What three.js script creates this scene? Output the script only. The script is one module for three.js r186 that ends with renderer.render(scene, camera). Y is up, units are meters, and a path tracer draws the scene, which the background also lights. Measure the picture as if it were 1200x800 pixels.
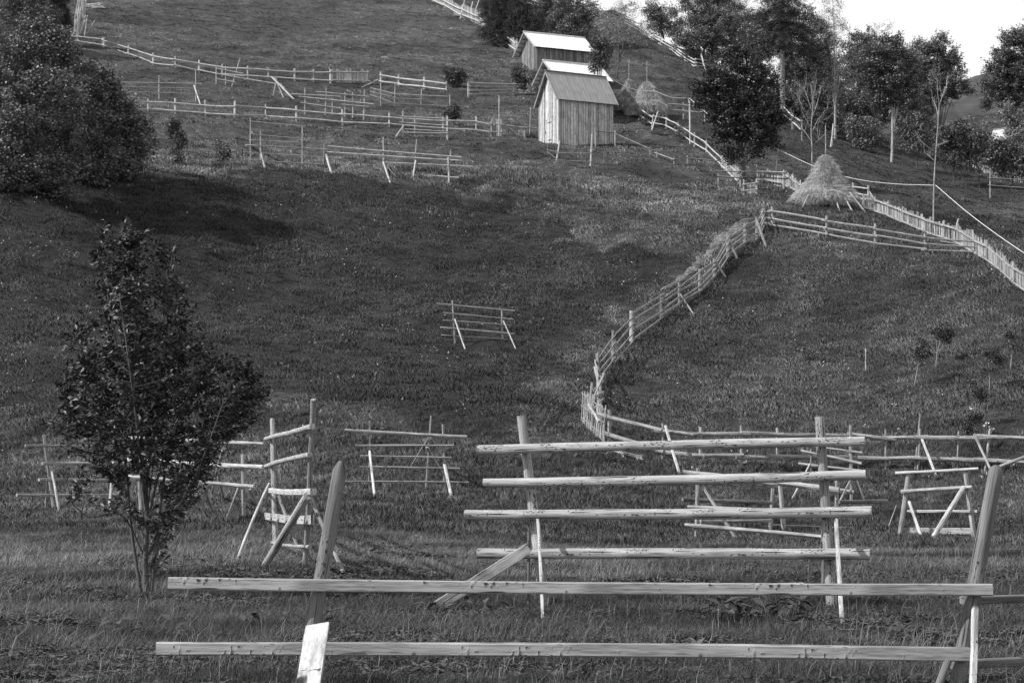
import * as THREE from 'three';
import { mergeGeometries, toCreasedNormals } from 'three/addons/utils/BufferGeometryUtils.js';

// ---------------------------------------------------------------- camera, sky, sun, exposure
const V = (x, y, z) => new THREE.Vector3(x, y, z);
const F = 2333, EYE = 1.46, PITCH = Math.atan(170 / F);
const scene = new THREE.Scene();
const camera = new THREE.PerspectiveCamera(2 * Math.atan(400 / F) * 180 / Math.PI, 1.5, 0.1, 3000);
camera.position.set(0, EYE, 0);
camera.rotation.x = PITCH;
camera.updateMatrixWorld();
const SUN = V(-0.72, 0.63, 0.24).normalize();
{
  const W = 512, H = 256, a = new Float32Array(W * H * 4);
  for (let j = 0; j < H; j++) for (let i = 0; i < W; i++) {
    const el = ((j + 0.5) / H - 0.5) * Math.PI, az = ((i + 0.5) / W - 0.5) * 2 * Math.PI;
    const d = V(Math.cos(el) * Math.cos(az), Math.sin(el), Math.cos(el) * Math.sin(az));
    const s = Math.max(0, el / (Math.PI / 2));
    let v = 0.24 + 0.95 * Math.exp(-s * 3.6);
    v += 0.5 * Math.exp(-(1 - d.dot(SUN)) * 9);
    const k = (j * W + i) * 4; a[k] = a[k + 1] = a[k + 2] = v; a[k + 3] = 1;
  }
  const t = new THREE.DataTexture(a, W, H, THREE.RGBAFormat, THREE.FloatType);
  t.mapping = THREE.EquirectangularReflectionMapping; t.magFilter = t.minFilter = THREE.LinearFilter; t.needsUpdate = true;
  scene.background = t; scene.environment = t;
}
const sun = new THREE.DirectionalLight(0xffffff, 4.2);
sun.position.copy(SUN).multiplyScalar(400).add(V(0, 20, -90));
sun.target.position.set(0, 20, -90);
sun.castShadow = true; sun.shadow.radius = 1; sun.shadow.mapSize.set(4096, 4096);
Object.assign(sun.shadow.camera, { left: -150, right: 150, top: 150, bottom: -150, near: 1, far: 900 });
scene.add(sun, sun.target);
const renderer = new THREE.WebGLRenderer({ antialias: true });
renderer.toneMapping = THREE.LinearToneMapping;
renderer.toneMappingExposure = 1.3;
renderer.shadowMap.enabled = true;

// ---------------------------------------------------------------- random and noise
let seed = 12345;
const rnd = () => { seed = (seed + 0x6D2B79F5) | 0; let t = Math.imul(seed ^ (seed >>> 15), 1 | seed); t = (t + Math.imul(t ^ (t >>> 7), 61 | t)) ^ t; return ((t ^ (t >>> 14)) >>> 0) / 4294967296; };
const rr = (a, b) => a + (b - a) * rnd();
const hash = (x, y) => { let h = Math.imul(x, 374761393) + Math.imul(y, 668265263) | 0; h = Math.imul(h ^ (h >>> 13), 1274126177); return ((h ^ (h >>> 16)) >>> 0) / 4294967296; };
function noise(x, y, px = 0, py = 0) {
  let xi = Math.floor(x), yi = Math.floor(y); const fx = x - xi, fy = y - yi;
  const u = fx * fx * (3 - 2 * fx), w = fy * fy * (3 - 2 * fy);
  const m = (v, p) => p ? ((v % p) + p) % p : v;
  const x0 = m(xi, px), x1 = m(xi + 1, px), y0 = m(yi, py), y1 = m(yi + 1, py);
  return (hash(x0, y0) * (1 - u) + hash(x1, y0) * u) * (1 - w) + (hash(x0, y1) * (1 - u) + hash(x1, y1) * u) * w;
}
const fbm = (x, y, n = 4) => { let s = 0, a = 0.5, t = 0; for (let i = 0; i < n; i++) { s += a * noise(x + i * 17.3, y + i * 9.1); t += a; a *= 0.5; x *= 2.03; y *= 2.03; } return s / t; };
const sm = (a, b, x) => { const t = Math.min(1, Math.max(0, (x - a) / (b - a))); return t * t * (3 - 2 * t); };

// ---------------------------------------------------------------- the lie of the land: sight-line heights at a net of bearings and distances
const COLS = [-300, 0, 200, 400, 600, 720, 800, 1000, 1200, 1500];
const LAND = [
  [30, 672, 668, 665, 664, 672, 675, 677, 679, 679, 679],
  [40, 634, 632, 630, 629, 640, 645, 648, 651, 651, 651],
  [50, 612, 609, 603, 594, 612, 622, 627, 633, 633, 633],
  [60, 585, 583, 572, 553, 565, 583, 598, 606, 604, 604],
  [68, 540, 540, 528, 512, 518, 533, 552, 556, 556, 556],
  [75, 490, 488, 480, 474, 482, 500, 516, 520, 516, 510],
  [85, 405, 405, 415, 425, 432, 444, 452, 450, 412, 405],
  [95, 300, 305, 345, 372, 378, 383, 385, 372, 330, 320],
  [105, 218, 222, 262, 300, 310, 300, 292, 284, 300, 295],
  [112, 196, 200, 216, 245, 262, 259, 258, 256, 285, 280],
  [120, 178, 182, 190, 205, 216, 224, 230, 240, 268, 265],
  [130, 156, 160, 168, 178, 186, 191, 198, 222, 252, 250],
  [147, 118, 120, 130, 143, 153, 157, 162, 198, 228, 226],
  [160, 92, 93, 105, 117, 128, 127, 130, 182, 213, 212],
  [172, 70, 72, 86, 96, 106, 104, 108, 168, 203, 203],
  [190, 45, 45, 62, 74, 82, 68, 78, 158, 192, 194],
  [210, 18, 20, 38, 52, 58, 34, 58, 155, 180, 184],
  [260, -30, -28, -12, 2, 12, 16, 110, 165, 158, 165],
  [350, -80, -75, -70, -60, 10, 70, 160, 155, 105, 120],
  [450, -60, -60, -50, -30, 80, 130, 200, 160, 92, 100],
  [700, 100, 100, 110, 130, 220, 270, 320, 280, 230, 230],
];
const COLU = COLS.map((p) => (p - 600) / F);
function pchip(xs, ys) {
  const n = xs.length, h = [], dl = [], m = new Array(n).fill(0);
  for (let i = 0; i < n - 1; i++) { h[i] = xs[i + 1] - xs[i]; dl[i] = (ys[i + 1] - ys[i]) / h[i]; }
  m[0] = dl[0]; m[n - 1] = dl[n - 2];
  for (let i = 1; i < n - 1; i++) m[i] = dl[i - 1] * dl[i] <= 0 ? 0 : 2 / (1 / dl[i - 1] + 1 / dl[i]);
  return (x) => {
    if (x <= xs[0]) return ys[0]; if (x >= xs[n - 1]) return ys[n - 1];
    let i = 0; while (x > xs[i + 1]) i++;
    const t = (x - xs[i]) / h[i], t2 = t * t, t3 = t2 * t;
    return (2 * t3 - 3 * t2 + 1) * ys[i] + (t3 - 2 * t2 + t) * h[i] * m[i] + (3 * t2 - 2 * t3) * ys[i + 1] + (t3 - t2) * h[i] * m[i + 1];
  };
}
const ND = 1400, NU = 121, U0 = COLU[0], U1 = COLU[COLU.length - 1];
const tab = new Float32Array((ND + 1) * NU);
{
  const lines = COLS.map((c, k) => pchip([0, 15, 23, ...LAND.map((r) => r[0])], [0, 0, 0.03, ...LAND.map((r) => EYE + r[0] * Math.tan(PITCH + Math.atan((400 - r[k + 1]) / F)))]));
  for (let i = 0; i <= ND; i++) {
    const f = pchip(COLU, lines.map((l) => l(i * 0.5)));
    for (let j = 0; j < NU; j++) tab[i * NU + j] = f(U0 + (U1 - U0) * j / (NU - 1));
  }
}
function land(x, z) {
  const d = Math.max(0, -z), u = x / Math.max(d, 14);
  const a = Math.min(ND - 1.001, d * 2), b = Math.min(NU - 1.001, Math.max(0, (u - U0) / (U1 - U0) * (NU - 1)));
  const i = Math.floor(a), j = Math.floor(b), s = a - i, t = b - j, k = i * NU + j;
  return (tab[k] * (1 - t) + tab[k + 1] * t) * (1 - s) + (tab[k + NU] * (1 - t) + tab[k + NU + 1] * t) * s;
}
const ditches = [];
function H(x, z) {
  const d = -z;
  let y = land(x, z);
  const far = sm(55, 130, d);
  y += (fbm(x * 0.23, z * 0.23, 3) - 0.5) * (0.12 + 0.55 * far);
  y += (fbm(x * 0.9 + 50, z * 0.9, 2) - 0.5) * (0.07 + 0.26 * far);
  y += (noise(x * 0.13 + 9, z * 0.6) - 0.5) * 0.22 * sm(118, 150, d);
  for (const q of ditches) {
    if (x < q.x0 || x > q.x1 || z < q.z0 || z > q.z1) continue;
    let best = 1e9;
    for (let i = 0; i < q.p.length - 1; i++) {
      const [ax, az] = q.p[i], [bx, bz] = q.p[i + 1], ex = bx - ax, ez = bz - az;
      const t = Math.min(1, Math.max(0, ((x - ax) * ex + (z - az) * ez) / (ex * ex + ez * ez)));
      best = Math.min(best, Math.hypot(x - ax - ex * t, z - az - ez * t));
    }
    y -= q.depth * Math.exp(-((best / q.w) ** 2));
  }
  return y;
}
const CP = Math.cos(PITCH), SP = Math.sin(PITCH);
function ray(px, py) { const v = (400 - py) / F, k = CP - SP * v; return [(px - 600) / F / k, (SP + CP * v) / k]; }   // x and y per metre of depth
function P(px, py, d) { const [u, v] = ray(px, py); return V(u * d, EYE + v * d, -d); }
function G(px, py, lift = 0) {                                     // the ground point seen along that sight line
  const [u, v] = ray(px, py); let prev = 9;
  for (let d = 9.2; d < 640; d += 0.2) {
    if (EYE + v * d < H(u * d, -d)) {
      let a = prev, b = d; for (let i = 0; i < 18; i++) { const m = (a + b) / 2; if (EYE + v * m < H(u * m, -m)) b = m; else a = m; }
      return V(u * b, H(u * b, -b) + lift, -b);
    }
    prev = d;
  }
  return P(px, py, 210);
}
const ppm = (d) => F / d;
for (const [pts, w, depth] of [[[[-40, 470], [150, 468], [300, 466], [400, 482], [480, 497], [560, 508], [640, 517]], 0.6, 0.95], [[[930, 550], [1010, 547], [1100, 549], [1210, 553], [1320, 555]], 0.6, 0.8]]) {
  const p = pts.map(([a, b]) => { const g = G(a, b); return [g.x, g.z]; });
  const xs = p.map((q) => q[0]), zs = p.map((q) => q[1]);
  ditches.push({ p, w, depth, x0: Math.min(...xs) - 2, x1: Math.max(...xs) + 2, z0: Math.min(...zs) - 2, z1: Math.max(...zs) + 2 });
}
const clampG = (p, lift = 0) => V(p.x, H(p.x, p.z) + lift, p.z);

// ---------------------------------------------------------------- textures and materials (the photograph is monochrome: all greys)
function grey(W, Hh, fn, color = true) {
  const a = new Uint8Array(W * Hh * 4);
  for (let j = 0; j < Hh; j++) for (let i = 0; i < W; i++) { const v = Math.max(0, Math.min(255, Math.round(fn(i / W, j / Hh) * 255))), k = (j * W + i) * 4; a[k] = a[k + 1] = a[k + 2] = v; a[k + 3] = 255; }
  const t = new THREE.DataTexture(a, W, Hh); t.wrapS = t.wrapT = THREE.RepeatWrapping; t.magFilter = THREE.LinearFilter; t.minFilter = THREE.LinearMipmapLinearFilter; t.generateMipmaps = true;
  if (color) t.colorSpace = THREE.SRGBColorSpace; t.needsUpdate = true; return t;
}
const knots = Array.from({ length: 15 }, () => [rnd(), rnd(), rr(0.004, 0.012)]);
const woodFn = (fleck) => (u, v) => {
  let k = 0.86;
  k += (noise(u * 90, v * 7, 90, 7) - 0.5) * 0.26 + (noise(u * 220, v * 30, 220, 30) - 0.5) * 0.22 + (noise(u * 9, v * 4, 9, 4) - 0.5) * 0.2 + (noise(u * 5, v * 14, 5, 14) - 0.5) * 0.12;
  const c = noise(u * 70 + noise(u * 5, v * 9, 5, 9) * 1.4, v * 6, 70, 6); if (c > 0.84) k -= (c - 0.84) * 6;
  const e1 = noise(u * 40, v * 90, 40, 90), e2 = noise(u * 7 + 3, v * 12, 7, 12); const e = e1 * 0.62 + e2 * 0.38; if (e > 1 - fleck) k -= Math.min(0.5, (e - 1 + fleck) * 7);
  for (const [a, q, r] of knots) { const dx = Math.min(Math.abs(u - a), 1 - Math.abs(u - a)) * 0.5, dy = Math.min(Math.abs(v - q), 1 - Math.abs(v - q)) * 2; if (dx > 0.03 || dy > 0.05) continue; const g = Math.hypot(dx, dy * 0.55) / r; if (g < 1.6) k -= g < 0.8 ? 0.38 : 0.16 * (1.6 - g); }
  return k;
};
const texWood = grey(512, 2048, woodFn(0.2)), texBark = grey(512, 2048, woodFn(0.28));
const bumpWood = grey(512, 1024, woodFn(0.28), false);
const std = (c, o = {}) => new THREE.MeshStandardMaterial({ color: new THREE.Color().setRGB(c, c, c), roughness: 0.9, side: THREE.DoubleSide, ...o });
const wood = (c, t = texWood) => std(c, { map: t, bumpMap: bumpWood, bumpScale: 0.0028, roughness: 0.85 });
const M = {
  rail: wood(0.5),   hewn: wood(0.42), pale: wood(0.58), log: wood(0.45, texBark), mid: wood(0.36, texBark), post: wood(0.2), drk: wood(0.2, texBark),
  bark: wood(0.1, texBark), paleBark: wood(0.42, texBark), greyBark: wood(0.3, texBark),
};
const nailMat = std(0.05, { roughness: 0.6, metalness: 0.6 });
const boardTones = [wood(0.3), wood(0.4, texBark), wood(0.52), wood(0.24, texBark), wood(0.36)];
const picketTones = [wood(0.46), wood(0.36, texBark), wood(0.54), wood(0.28, texBark)];

// ---------------------------------------------------------------- builders
const used = {};
const numbered = (n) => { used[n] = (used[n] ?? -1) + 1; return used[n] ? `${n}_${String(used[n]).padStart(3, '0')}` : n; };
function tag(o, label, category, group) { o.userData.label = label; o.userData.category = category; if (group) o.userData.group = group; return o; }
function thing(name, label, category, at, group) { const o = new THREE.Group(); o.name = numbered(name); o.position.copy(at); scene.add(o); return tag(o, label, category, group); }
function shade(m) { m.castShadow = m.receiveShadow = true; return m; }
function part(parent, name, geo, mat) {
  const w = V(0, 0, 0); for (let q = parent; q && q !== scene; q = q.parent) w.add(q.position);
  geo.translate(-w.x, -w.y, -w.z);
  const m = shade(new THREE.Mesh(geo, mat)); m.name = name; parent.add(m); return m;
}
function ringShape(kind, w, h) {
  if (kind === 'square') { const a = w / 2, b = h / 2, c = Math.min(w, h) * 0.14; return [[a, -b + c], [a, b - c], [a - c, b], [-a + c, b], [-a, b - c], [-a, -b + c], [-a + c, -b], [a - c, -b]]; }
  const n = kind; return Array.from({ length: n }, (_, i) => [Math.cos(i / n * 2 * Math.PI) * w / 2, Math.sin(i / n * 2 * Math.PI) * h / 2]);
}
// a length of timber from a to b: kind is 'square' or the number of sides of a round pole
function timber(a, b, { w, h = w, kind = 8, segs = 4, taper = 1, bend = 0.004, rough = 0.07, up, point = 0 }) {
  const dir = b.clone().sub(a), L = dir.length(); dir.normalize();
  up ??= Math.abs(dir.y) > 0.75 ? V(0, 0, 1) : V(0, 1, 0);
  const s = dir.clone().cross(up).normalize(), t = s.clone().cross(dir).normalize();
  const ring = ringShape(kind, w, h), K = ring.length, pos = [], uv = [], idx = [];
  const so = rnd() * 100, u0 = rnd(), v0 = rnd(), b1 = rr(-1, 1) * bend * L, b2 = rr(-1, 1) * bend * L;
  const stations = []; for (let i = 0; i <= segs; i++) stations.push([i / segs, 1]);
  if (point) { stations[segs][0] = 1 - point / L; stations.push([1, 0.35]); }
  const per = (w + h) * 1.57;
  for (const [q, sc] of stations) {
    const c = a.clone().addScaledVector(dir, L * q).addScaledVector(s, b1 * Math.sin(q * Math.PI)).addScaledVector(t, b2 * Math.sin(q * Math.PI) + (noise(so, q * 3.1) - 0.5) * bend * L * 0.5);
    const g = (1 + (taper - 1) * q) * sc;
    for (let k = 0; k <= K; k++) {
      const [x, y] = ring[k % K], f = g * (1 + (noise(so + (k % K) * 1.7, q * L * 1.6 + so) - 0.5) * 2 * rough);
      const p = c.clone().addScaledVector(s, x * f).addScaledVector(t, y * f);
      pos.push(p.x, p.y, p.z); uv.push(u0 + k / K * per / 0.5, v0 + q * L / 2);
    }
  }
  const R = stations.length, S = K + 1;
  for (let i = 0; i < R - 1; i++) for (let k = 0; k < K; k++) { const A = i * S + k; idx.push(A, A + 1, A + S, A + 1, A + S + 1, A + S); }
  for (const e of [0, R - 1]) {
    const base = pos.length / 3; let cx = 0, cy = 0, cz = 0;
    for (let k = 0; k < K; k++) { const q = (e * S + k) * 3; pos.push(pos[q], pos[q + 1], pos[q + 2]); cx += pos[q] / K; cy += pos[q + 1] / K; cz += pos[q + 2] / K; uv.push(u0 + ring[k][0], v0 + ring[k][1]); }
    pos.push(cx, cy, cz); uv.push(u0, v0);
    for (let k = 0; k < K; k++) idx.push(...(e ? [base + k, base + (k + 1) % K, base + K] : [base + (k + 1) % K, base + k, base + K]));
  }
  const g = new THREE.BufferGeometry(); g.setAttribute('position', new THREE.Float32BufferAttribute(pos, 3)); g.setAttribute('uv', new THREE.Float32BufferAttribute(uv, 2)); g.setIndex(idx);
  return toCreasedNormals(g, kind === 'square' ? 0.55 : 0.9);
}
function tube(pts, r0, r1, sides = 6, per = 4) {                    // tapered limb through points
  const c = new THREE.CatmullRomCurve3(pts), n = Math.max(2, (pts.length - 1) * per), pos = [], uv = [], idx = [], L = c.getLength();
  for (let i = 0; i <= n; i++) {
    const q = i / n, p = c.getPoint(q), d = c.getTangent(q), s = d.clone().cross(Math.abs(d.y) > 0.8 ? V(1, 0, 0) : V(0, 1, 0)).normalize(), t = s.clone().cross(d), r = r0 + (r1 - r0) * q;
    for (let k = 0; k <= sides; k++) { const a = k / sides * 2 * Math.PI; pos.push(p.x + (s.x * Math.cos(a) + t.x * Math.sin(a)) * r, p.y + (s.y * Math.cos(a) + t.y * Math.sin(a)) * r, p.z + (s.z * Math.cos(a) + t.z * Math.sin(a)) * r); uv.push(k / sides * r0 * 12, q * L / 2); }
  }
  for (let i = 0; i < n; i++) for (let k = 0; k < sides; k++) { const A = i * (sides + 1) + k, B = A + sides + 1; idx.push(A, A + 1, B, A + 1, B + 1, B); }
  const g = new THREE.BufferGeometry(); g.setAttribute('position', new THREE.Float32BufferAttribute(pos, 3)); g.setAttribute('uv', new THREE.Float32BufferAttribute(uv, 2)); g.setIndex(idx); g.computeVertexNormals(); return g;
}
// an upright plane through two ground points; on() is the point of it on a sight line, off metres towards the camera
function plane(A, B) {
  const e = B.clone().sub(A).setY(0).normalize(); let n = V(-e.z, 0, e.x); if (n.dot(V(0, 0, 0).sub(A).setY(0)) < 0) n.negate();
  return { n, e, on(px, py, off = 0) { const [u, v] = ray(px, py); const d = (n.dot(A) + off) / (n.x * u - n.z); return V(u * d, EYE + v * d, -d); } };
}
function sink(top, bot, by = 0.18) {                                // carry the line top-bot on until it is in the ground
  const d = bot.clone().sub(top).normalize(); const p = bot.clone();
  for (let i = 0; i < 80 && p.y > H(p.x, p.z) - by; i++) p.addScaledVector(d, 0.06);
  return p;
}
const wm = (px, d) => px / ppm(d);
/* a drying rack. base: ground pixels of its two main posts; posts [xTop,yTop,xBottom,yBottom,px wide,material,kind,off];
   rails [x0,y0,x1,y1,px thick,material,kind,off,px deep]; braces [xTop,yTop,xFoot,yFoot,px wide,material,kind]: the foot stands where the ground is seen there */
function rack({ name = 'drying_rack', label, category = 'rack', group = 'hay drying racks', base, posts, rails, braces = [], m = M.mid }) {
  const A = G(...base[0]), B = G(...base[1]), pl = plane(A, B), d = -(A.z + B.z) / 2, far = d > 70, sides = far ? 5 : d > 40 ? 7 : 10;
  const t = thing(name, label, category, A, group);
  for (const [x0, y0, x1, y1, w, mat = m, kind = sides, off = 0, point = 0] of posts) {
    const a = pl.on(x0, y0, off), b = sink(a, pl.on(x1, y1, off));
    part(t, 'post', timber(b, a, { w: wm(w, -a.z), kind, segs: far ? 3 : 10, taper: 0.86, rough: far ? 0.03 : 0.07, point }), mat);
  }
  for (const [x0, y0, x1, y1, w, mat = m, kind = sides, off = 0, deep = w] of rails) {
    const a0 = pl.on(x0, y0), o = off + wm(w * 0.5 + posts[0][4] * 0.42, -a0.z) * (off < 0 ? -1 : 1);
    const a = pl.on(x0, y0, o), b = pl.on(x1, y1, o);
    part(t, 'rail', timber(a, b, { w: wm(deep, -a.z), h: wm(w, -a.z), kind, segs: far ? 4 : 14, taper: rr(0.88, 1.1), bend: far ? 0.003 : 0.0035, rough: kind === 'square' ? 0.035 : 0.08 }), mat);
  }
  for (const [x0, y0, x1, y1, w, mat = m, kind = sides, thin = w] of braces) {
    const foot = G(x1, y1), a = pl.on(x0, y0, foot.clone().sub(A).dot(pl.n) > 0 ? wm(w, d) * 1.2 : -wm(w, d) * 1.2), b = sink(a, foot, 0.06);
    part(t, 'brace', timber(b, a, { w: wm(w, d), h: wm(thin, d), kind, segs: far ? 2 : 6, rough: 0.04, up: V(0, 0, 1) }), mat);
  }
  return t;
}
const boxGeo = new THREE.BoxGeometry(1, 1, 1); boxGeo.translate(0, 0.5, 0);
{ const uv = boxGeo.attributes.uv; for (let i = 0; i < uv.count; i++) uv.setXY(i, uv.getX(i) * 0.2, uv.getY(i) * 0.6); }
const picketGeos = [0, 1, 2, 3].map((k) => { const g = boxGeo.clone(), uv = g.attributes.uv; for (let i = 0; i < uv.count; i++) uv.setXY(i, uv.getX(i) + k * 0.23, uv.getY(i) + k * 0.31); return g; });
/* a fence. posts [x,yTop,yBase,px wide,(x of base),material]; rails: shares of the post height; pickets: {gap, width, high} */
function fence({ name, label, category = 'fence', group, posts, rails = [], th = 2, m = M.mid, pm = m, kind = 5, pickets, braces = [], side = 1, skipRail = [], jitter = 0.05, over = 0.25, segs = 3 }) {
  const pts = posts.map(([x, yt, yb, w = 2.5, xb = x, mat = pm]) => { const g = G(xb, yb); return { g, top: P(x, yt, -g.z), w: wm(w, -g.z), mat }; });
  const t = thing(name, label, category, pts[0].g, group);
  for (const p of pts) part(t, 'post', timber(sink(p.top, p.g, 0.2), p.top, { w: p.w, kind: kind === 'square' ? 6 : Math.max(6, kind), segs: 2, taper: 0.9, rough: 0.04 }), p.mat);
  for (let i = 0; i < pts.length - 1; i++) {
    const p = pts[i], q = pts[i + 1], e = q.g.clone().sub(p.g).setY(0), L = e.length(); e.normalize();
    let n = V(-e.z, 0, e.x); if (n.dot(p.g) > 0) n.negate(); n.multiplyScalar(side);
    const r = wm(th, -(p.g.z + q.g.z) / 2), off = p.w * 0.5 + r * 0.42;
    if (!skipRail.includes(i)) rails.forEach((f, k) => {
      const a = p.g.clone().lerp(p.top, f + rr(-jitter, jitter)).addScaledVector(n, off), b = q.g.clone().lerp(q.top, f + rr(-jitter, jitter)).addScaledVector(n, off);
      const dv = b.clone().sub(a).normalize(); a.addScaledVector(dv, -over * rnd()); b.addScaledVector(dv, over * rnd());
      part(t, 'rail', timber(a, b, { w: r * (kind === 'square' ? 0.45 : 1), h: r, kind, segs, bend: 0.006, rough: 0.05 }), m);
    });
    if (pickets) {
      const cnt = Math.round(L / pickets.gap), hh = p.top.y - p.g.y;
      for (let k = 0; k < cnt; k++) {
        const s = (k + 0.5 + rr(-0.15, 0.15)) / cnt, b = p.g.clone().lerp(q.g, s).addScaledVector(n, -(p.w * 0.2 + 0.04));
        b.y = H(b.x, b.z) - 0.04;
        const mesh = shade(new THREE.Mesh(picketGeos[Math.floor(rnd() * 4)], picketTones[Math.floor(rnd() * picketTones.length)])); mesh.name = 'picket';
        mesh.position.copy(b).sub(t.position); mesh.rotation.set(rr(-0.04, 0.04), Math.atan2(-e.z, e.x), rr(-0.05, 0.05));
        mesh.scale.set(pickets.width * rr(0.7, 1.15), hh * pickets.high * rr(0.86, 1.1), 0.025); t.add(mesh);
      }
    }
  }
  for (const [x0, y0, x1, y1, w, mat = pm] of braces) {
    const foot = G(x1, y1); let best = pts[0]; for (const p of pts) if (p.g.distanceTo(foot) < best.g.distanceTo(foot)) best = p;
    const a = P(x0, y0, -best.g.z); part(t, 'brace', timber(sink(a, foot, 0.06), a, { w: wm(w, -foot.z), kind: 6, segs: 2, rough: 0.04 }), mat);
  }
  return t;
}

// ---------------------------------------------------------------- ground
const dry = [[262, 168, 40, 10, 0.55], [330, 176, 45, 8, 0.5], [300, 180, 25, 6, 0.35], [435, 192, 22, 5, 0.5], [512, 202, 26, 5, 0.6], [590, 207, 40, 7, 0.5], [650, 212, 50, 8, 0.35], [690, 225, 40, 6, 0.3], [500, 250, 90, 7, 0.25],
  [858, 270, 16, 10, 1.6], [840, 284, 14, 10, 1.6], [822, 302, 14, 10, 1.5], [796, 324, 18, 9, 1.5], [762, 344, 20, 9, 1.4], [724, 368, 20, 11, 1.4], [694, 392, 18, 12, 1.3], [668, 420, 20, 14, 1.1], [645, 452, 22, 16, 0.9], [630, 488, 24, 12, 0.6], [845, 212, 25, 6, 0.4], [940, 330, 60, 20, 0.2], [905, 375, 40, 25, 0.3], [975, 440, 60, 20, 0.3], [1120, 500, 50, 25, 0.2], [430, 30, 60, 12, 0.25], [345, 40, 40, 10, 0.3], [480, 45, 60, 12, 0.25], [230, 240, 30, 8, 0.15]]
  .map(([px, py, rx, ry, a]) => { const g = G(px, py), g2 = G(px, py - ry); return [g.x, g.z, wm(rx, -g.z), Math.max(0.7, g.distanceTo(g2)), a]; });
// the darker-toned fields of the lower slopes, outlined on the ground
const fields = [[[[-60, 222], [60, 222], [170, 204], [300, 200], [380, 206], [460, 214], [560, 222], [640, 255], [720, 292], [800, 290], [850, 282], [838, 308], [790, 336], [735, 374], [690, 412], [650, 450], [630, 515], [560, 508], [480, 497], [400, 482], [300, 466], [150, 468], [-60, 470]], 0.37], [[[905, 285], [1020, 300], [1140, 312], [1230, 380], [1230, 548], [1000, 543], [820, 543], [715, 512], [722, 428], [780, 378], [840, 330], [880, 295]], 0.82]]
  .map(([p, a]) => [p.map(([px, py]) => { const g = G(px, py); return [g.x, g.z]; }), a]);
fields.push([[...[[-60, 222], [60, 222], [170, 204], [300, 200], [380, 206], [460, 214], [560, 222], [640, 255], [720, 292], [800, 290], [850, 282], [890, 232], [850, 200], [812, 172], [760, 148], [790, 80]].map(([px, py]) => { const g = G(px, py); return [g.x, g.z]; }), [22, -420], [-140, -420], [-140, -110]], 1.5]);   // pasture above the brow, toned paler
fields.push([[[70, -250], [70, -650], [400, -650], [400, -250]], 1.7]);                                                // pale pasture of the distant hill, its colour lightened further for haze
fields.push([[[-30, 5], [30, 5], [30, -27], [8, -31], [0, -28], [-9, -30], [-30, -27]], 0.55]);                     // weedy strip of the near meadow
const trail = [[880, 256], [866, 264], [850, 274], [840, 285], [829, 299], [815, 313], [798, 326], [776, 340]].map(([px, py]) => { const g = G(px, py); return [g.x, g.z]; });
function trailDist(x, z) { let b = 9; for (let i = 0; i < trail.length - 1; i++) { const [ax, az] = trail[i], [bx, bz] = trail[i + 1], ex = bx - ax, ez = bz - az, t = Math.min(1, Math.max(0, ((x - ax) * ex + (z - az) * ez) / (ex * ex + ez * ez))); b = Math.min(b, Math.hypot(x - ax - ex * t, z - az - ez * t)); } return b; }
const onTrail = (x, z) => -z > 80 && -z < 116 && x > 2 && x < 16 && trailDist(x, z) < 0.25 + 0.5 * fbm(x * 0.8, z * 0.8, 2);
function inside(p, x, z) { let c = false; for (let i = 0, j = p.length - 1; i < p.length; j = i++) { const [ax, az] = p[i], [bx, bz] = p[j]; if ((az > z) !== (bz > z) && x < (bx - ax) * (z - az) / (bz - az) + ax) c = !c; } return c; }
function tone(x, z) {                                               // grass tone by patch and field, dry stands, worn ground, painted distant haze
  const d = -z;
  let k = 1 + (fbm(x * 0.11, z * 0.11, 4) - 0.5) * 2 + (fbm(x * 0.7 + 31, z * 0.7, 3) - 0.5) * 1.5; k += (noise(x * 0.1 + z * 0.05 + 60, (z - 0.35 * x) * 0.8) - 0.5) * 0.5 + (noise(x * 0.5 - z * 0.1, (z + 0.2 * x) * 1.7 + 9) - 0.5) * 0.4; k = Math.max(0.3, k);
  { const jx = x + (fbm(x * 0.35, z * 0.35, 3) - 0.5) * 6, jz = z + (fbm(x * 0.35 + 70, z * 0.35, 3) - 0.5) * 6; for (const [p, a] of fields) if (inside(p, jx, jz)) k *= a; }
  for (const [cx, cz, rx, rz, a] of dry) { const e = ((x - cx) / rx) ** 2 + ((z - cz) / rz) ** 2; if (e < 4) k += a * Math.exp(-e * 1.2) * (0.3 + 1.3 * fbm(x * 1.3, z * 1.3, 3)); }
  return k;
}
const texTurf = grey(1024, 1024, (u, v) => { let k = 0.62 + (noise(u * 256, v * 256, 256, 256) - 0.5) * 0.4 + (noise(u * 96, v * 96, 96, 96) - 0.5) * 0.4 + (noise(u * 24, v * 24, 24, 24) - 0.5) * 0.3 + (noise(u * 8, v * 8, 8, 8) - 0.5) * 0.2; return k; });
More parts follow.
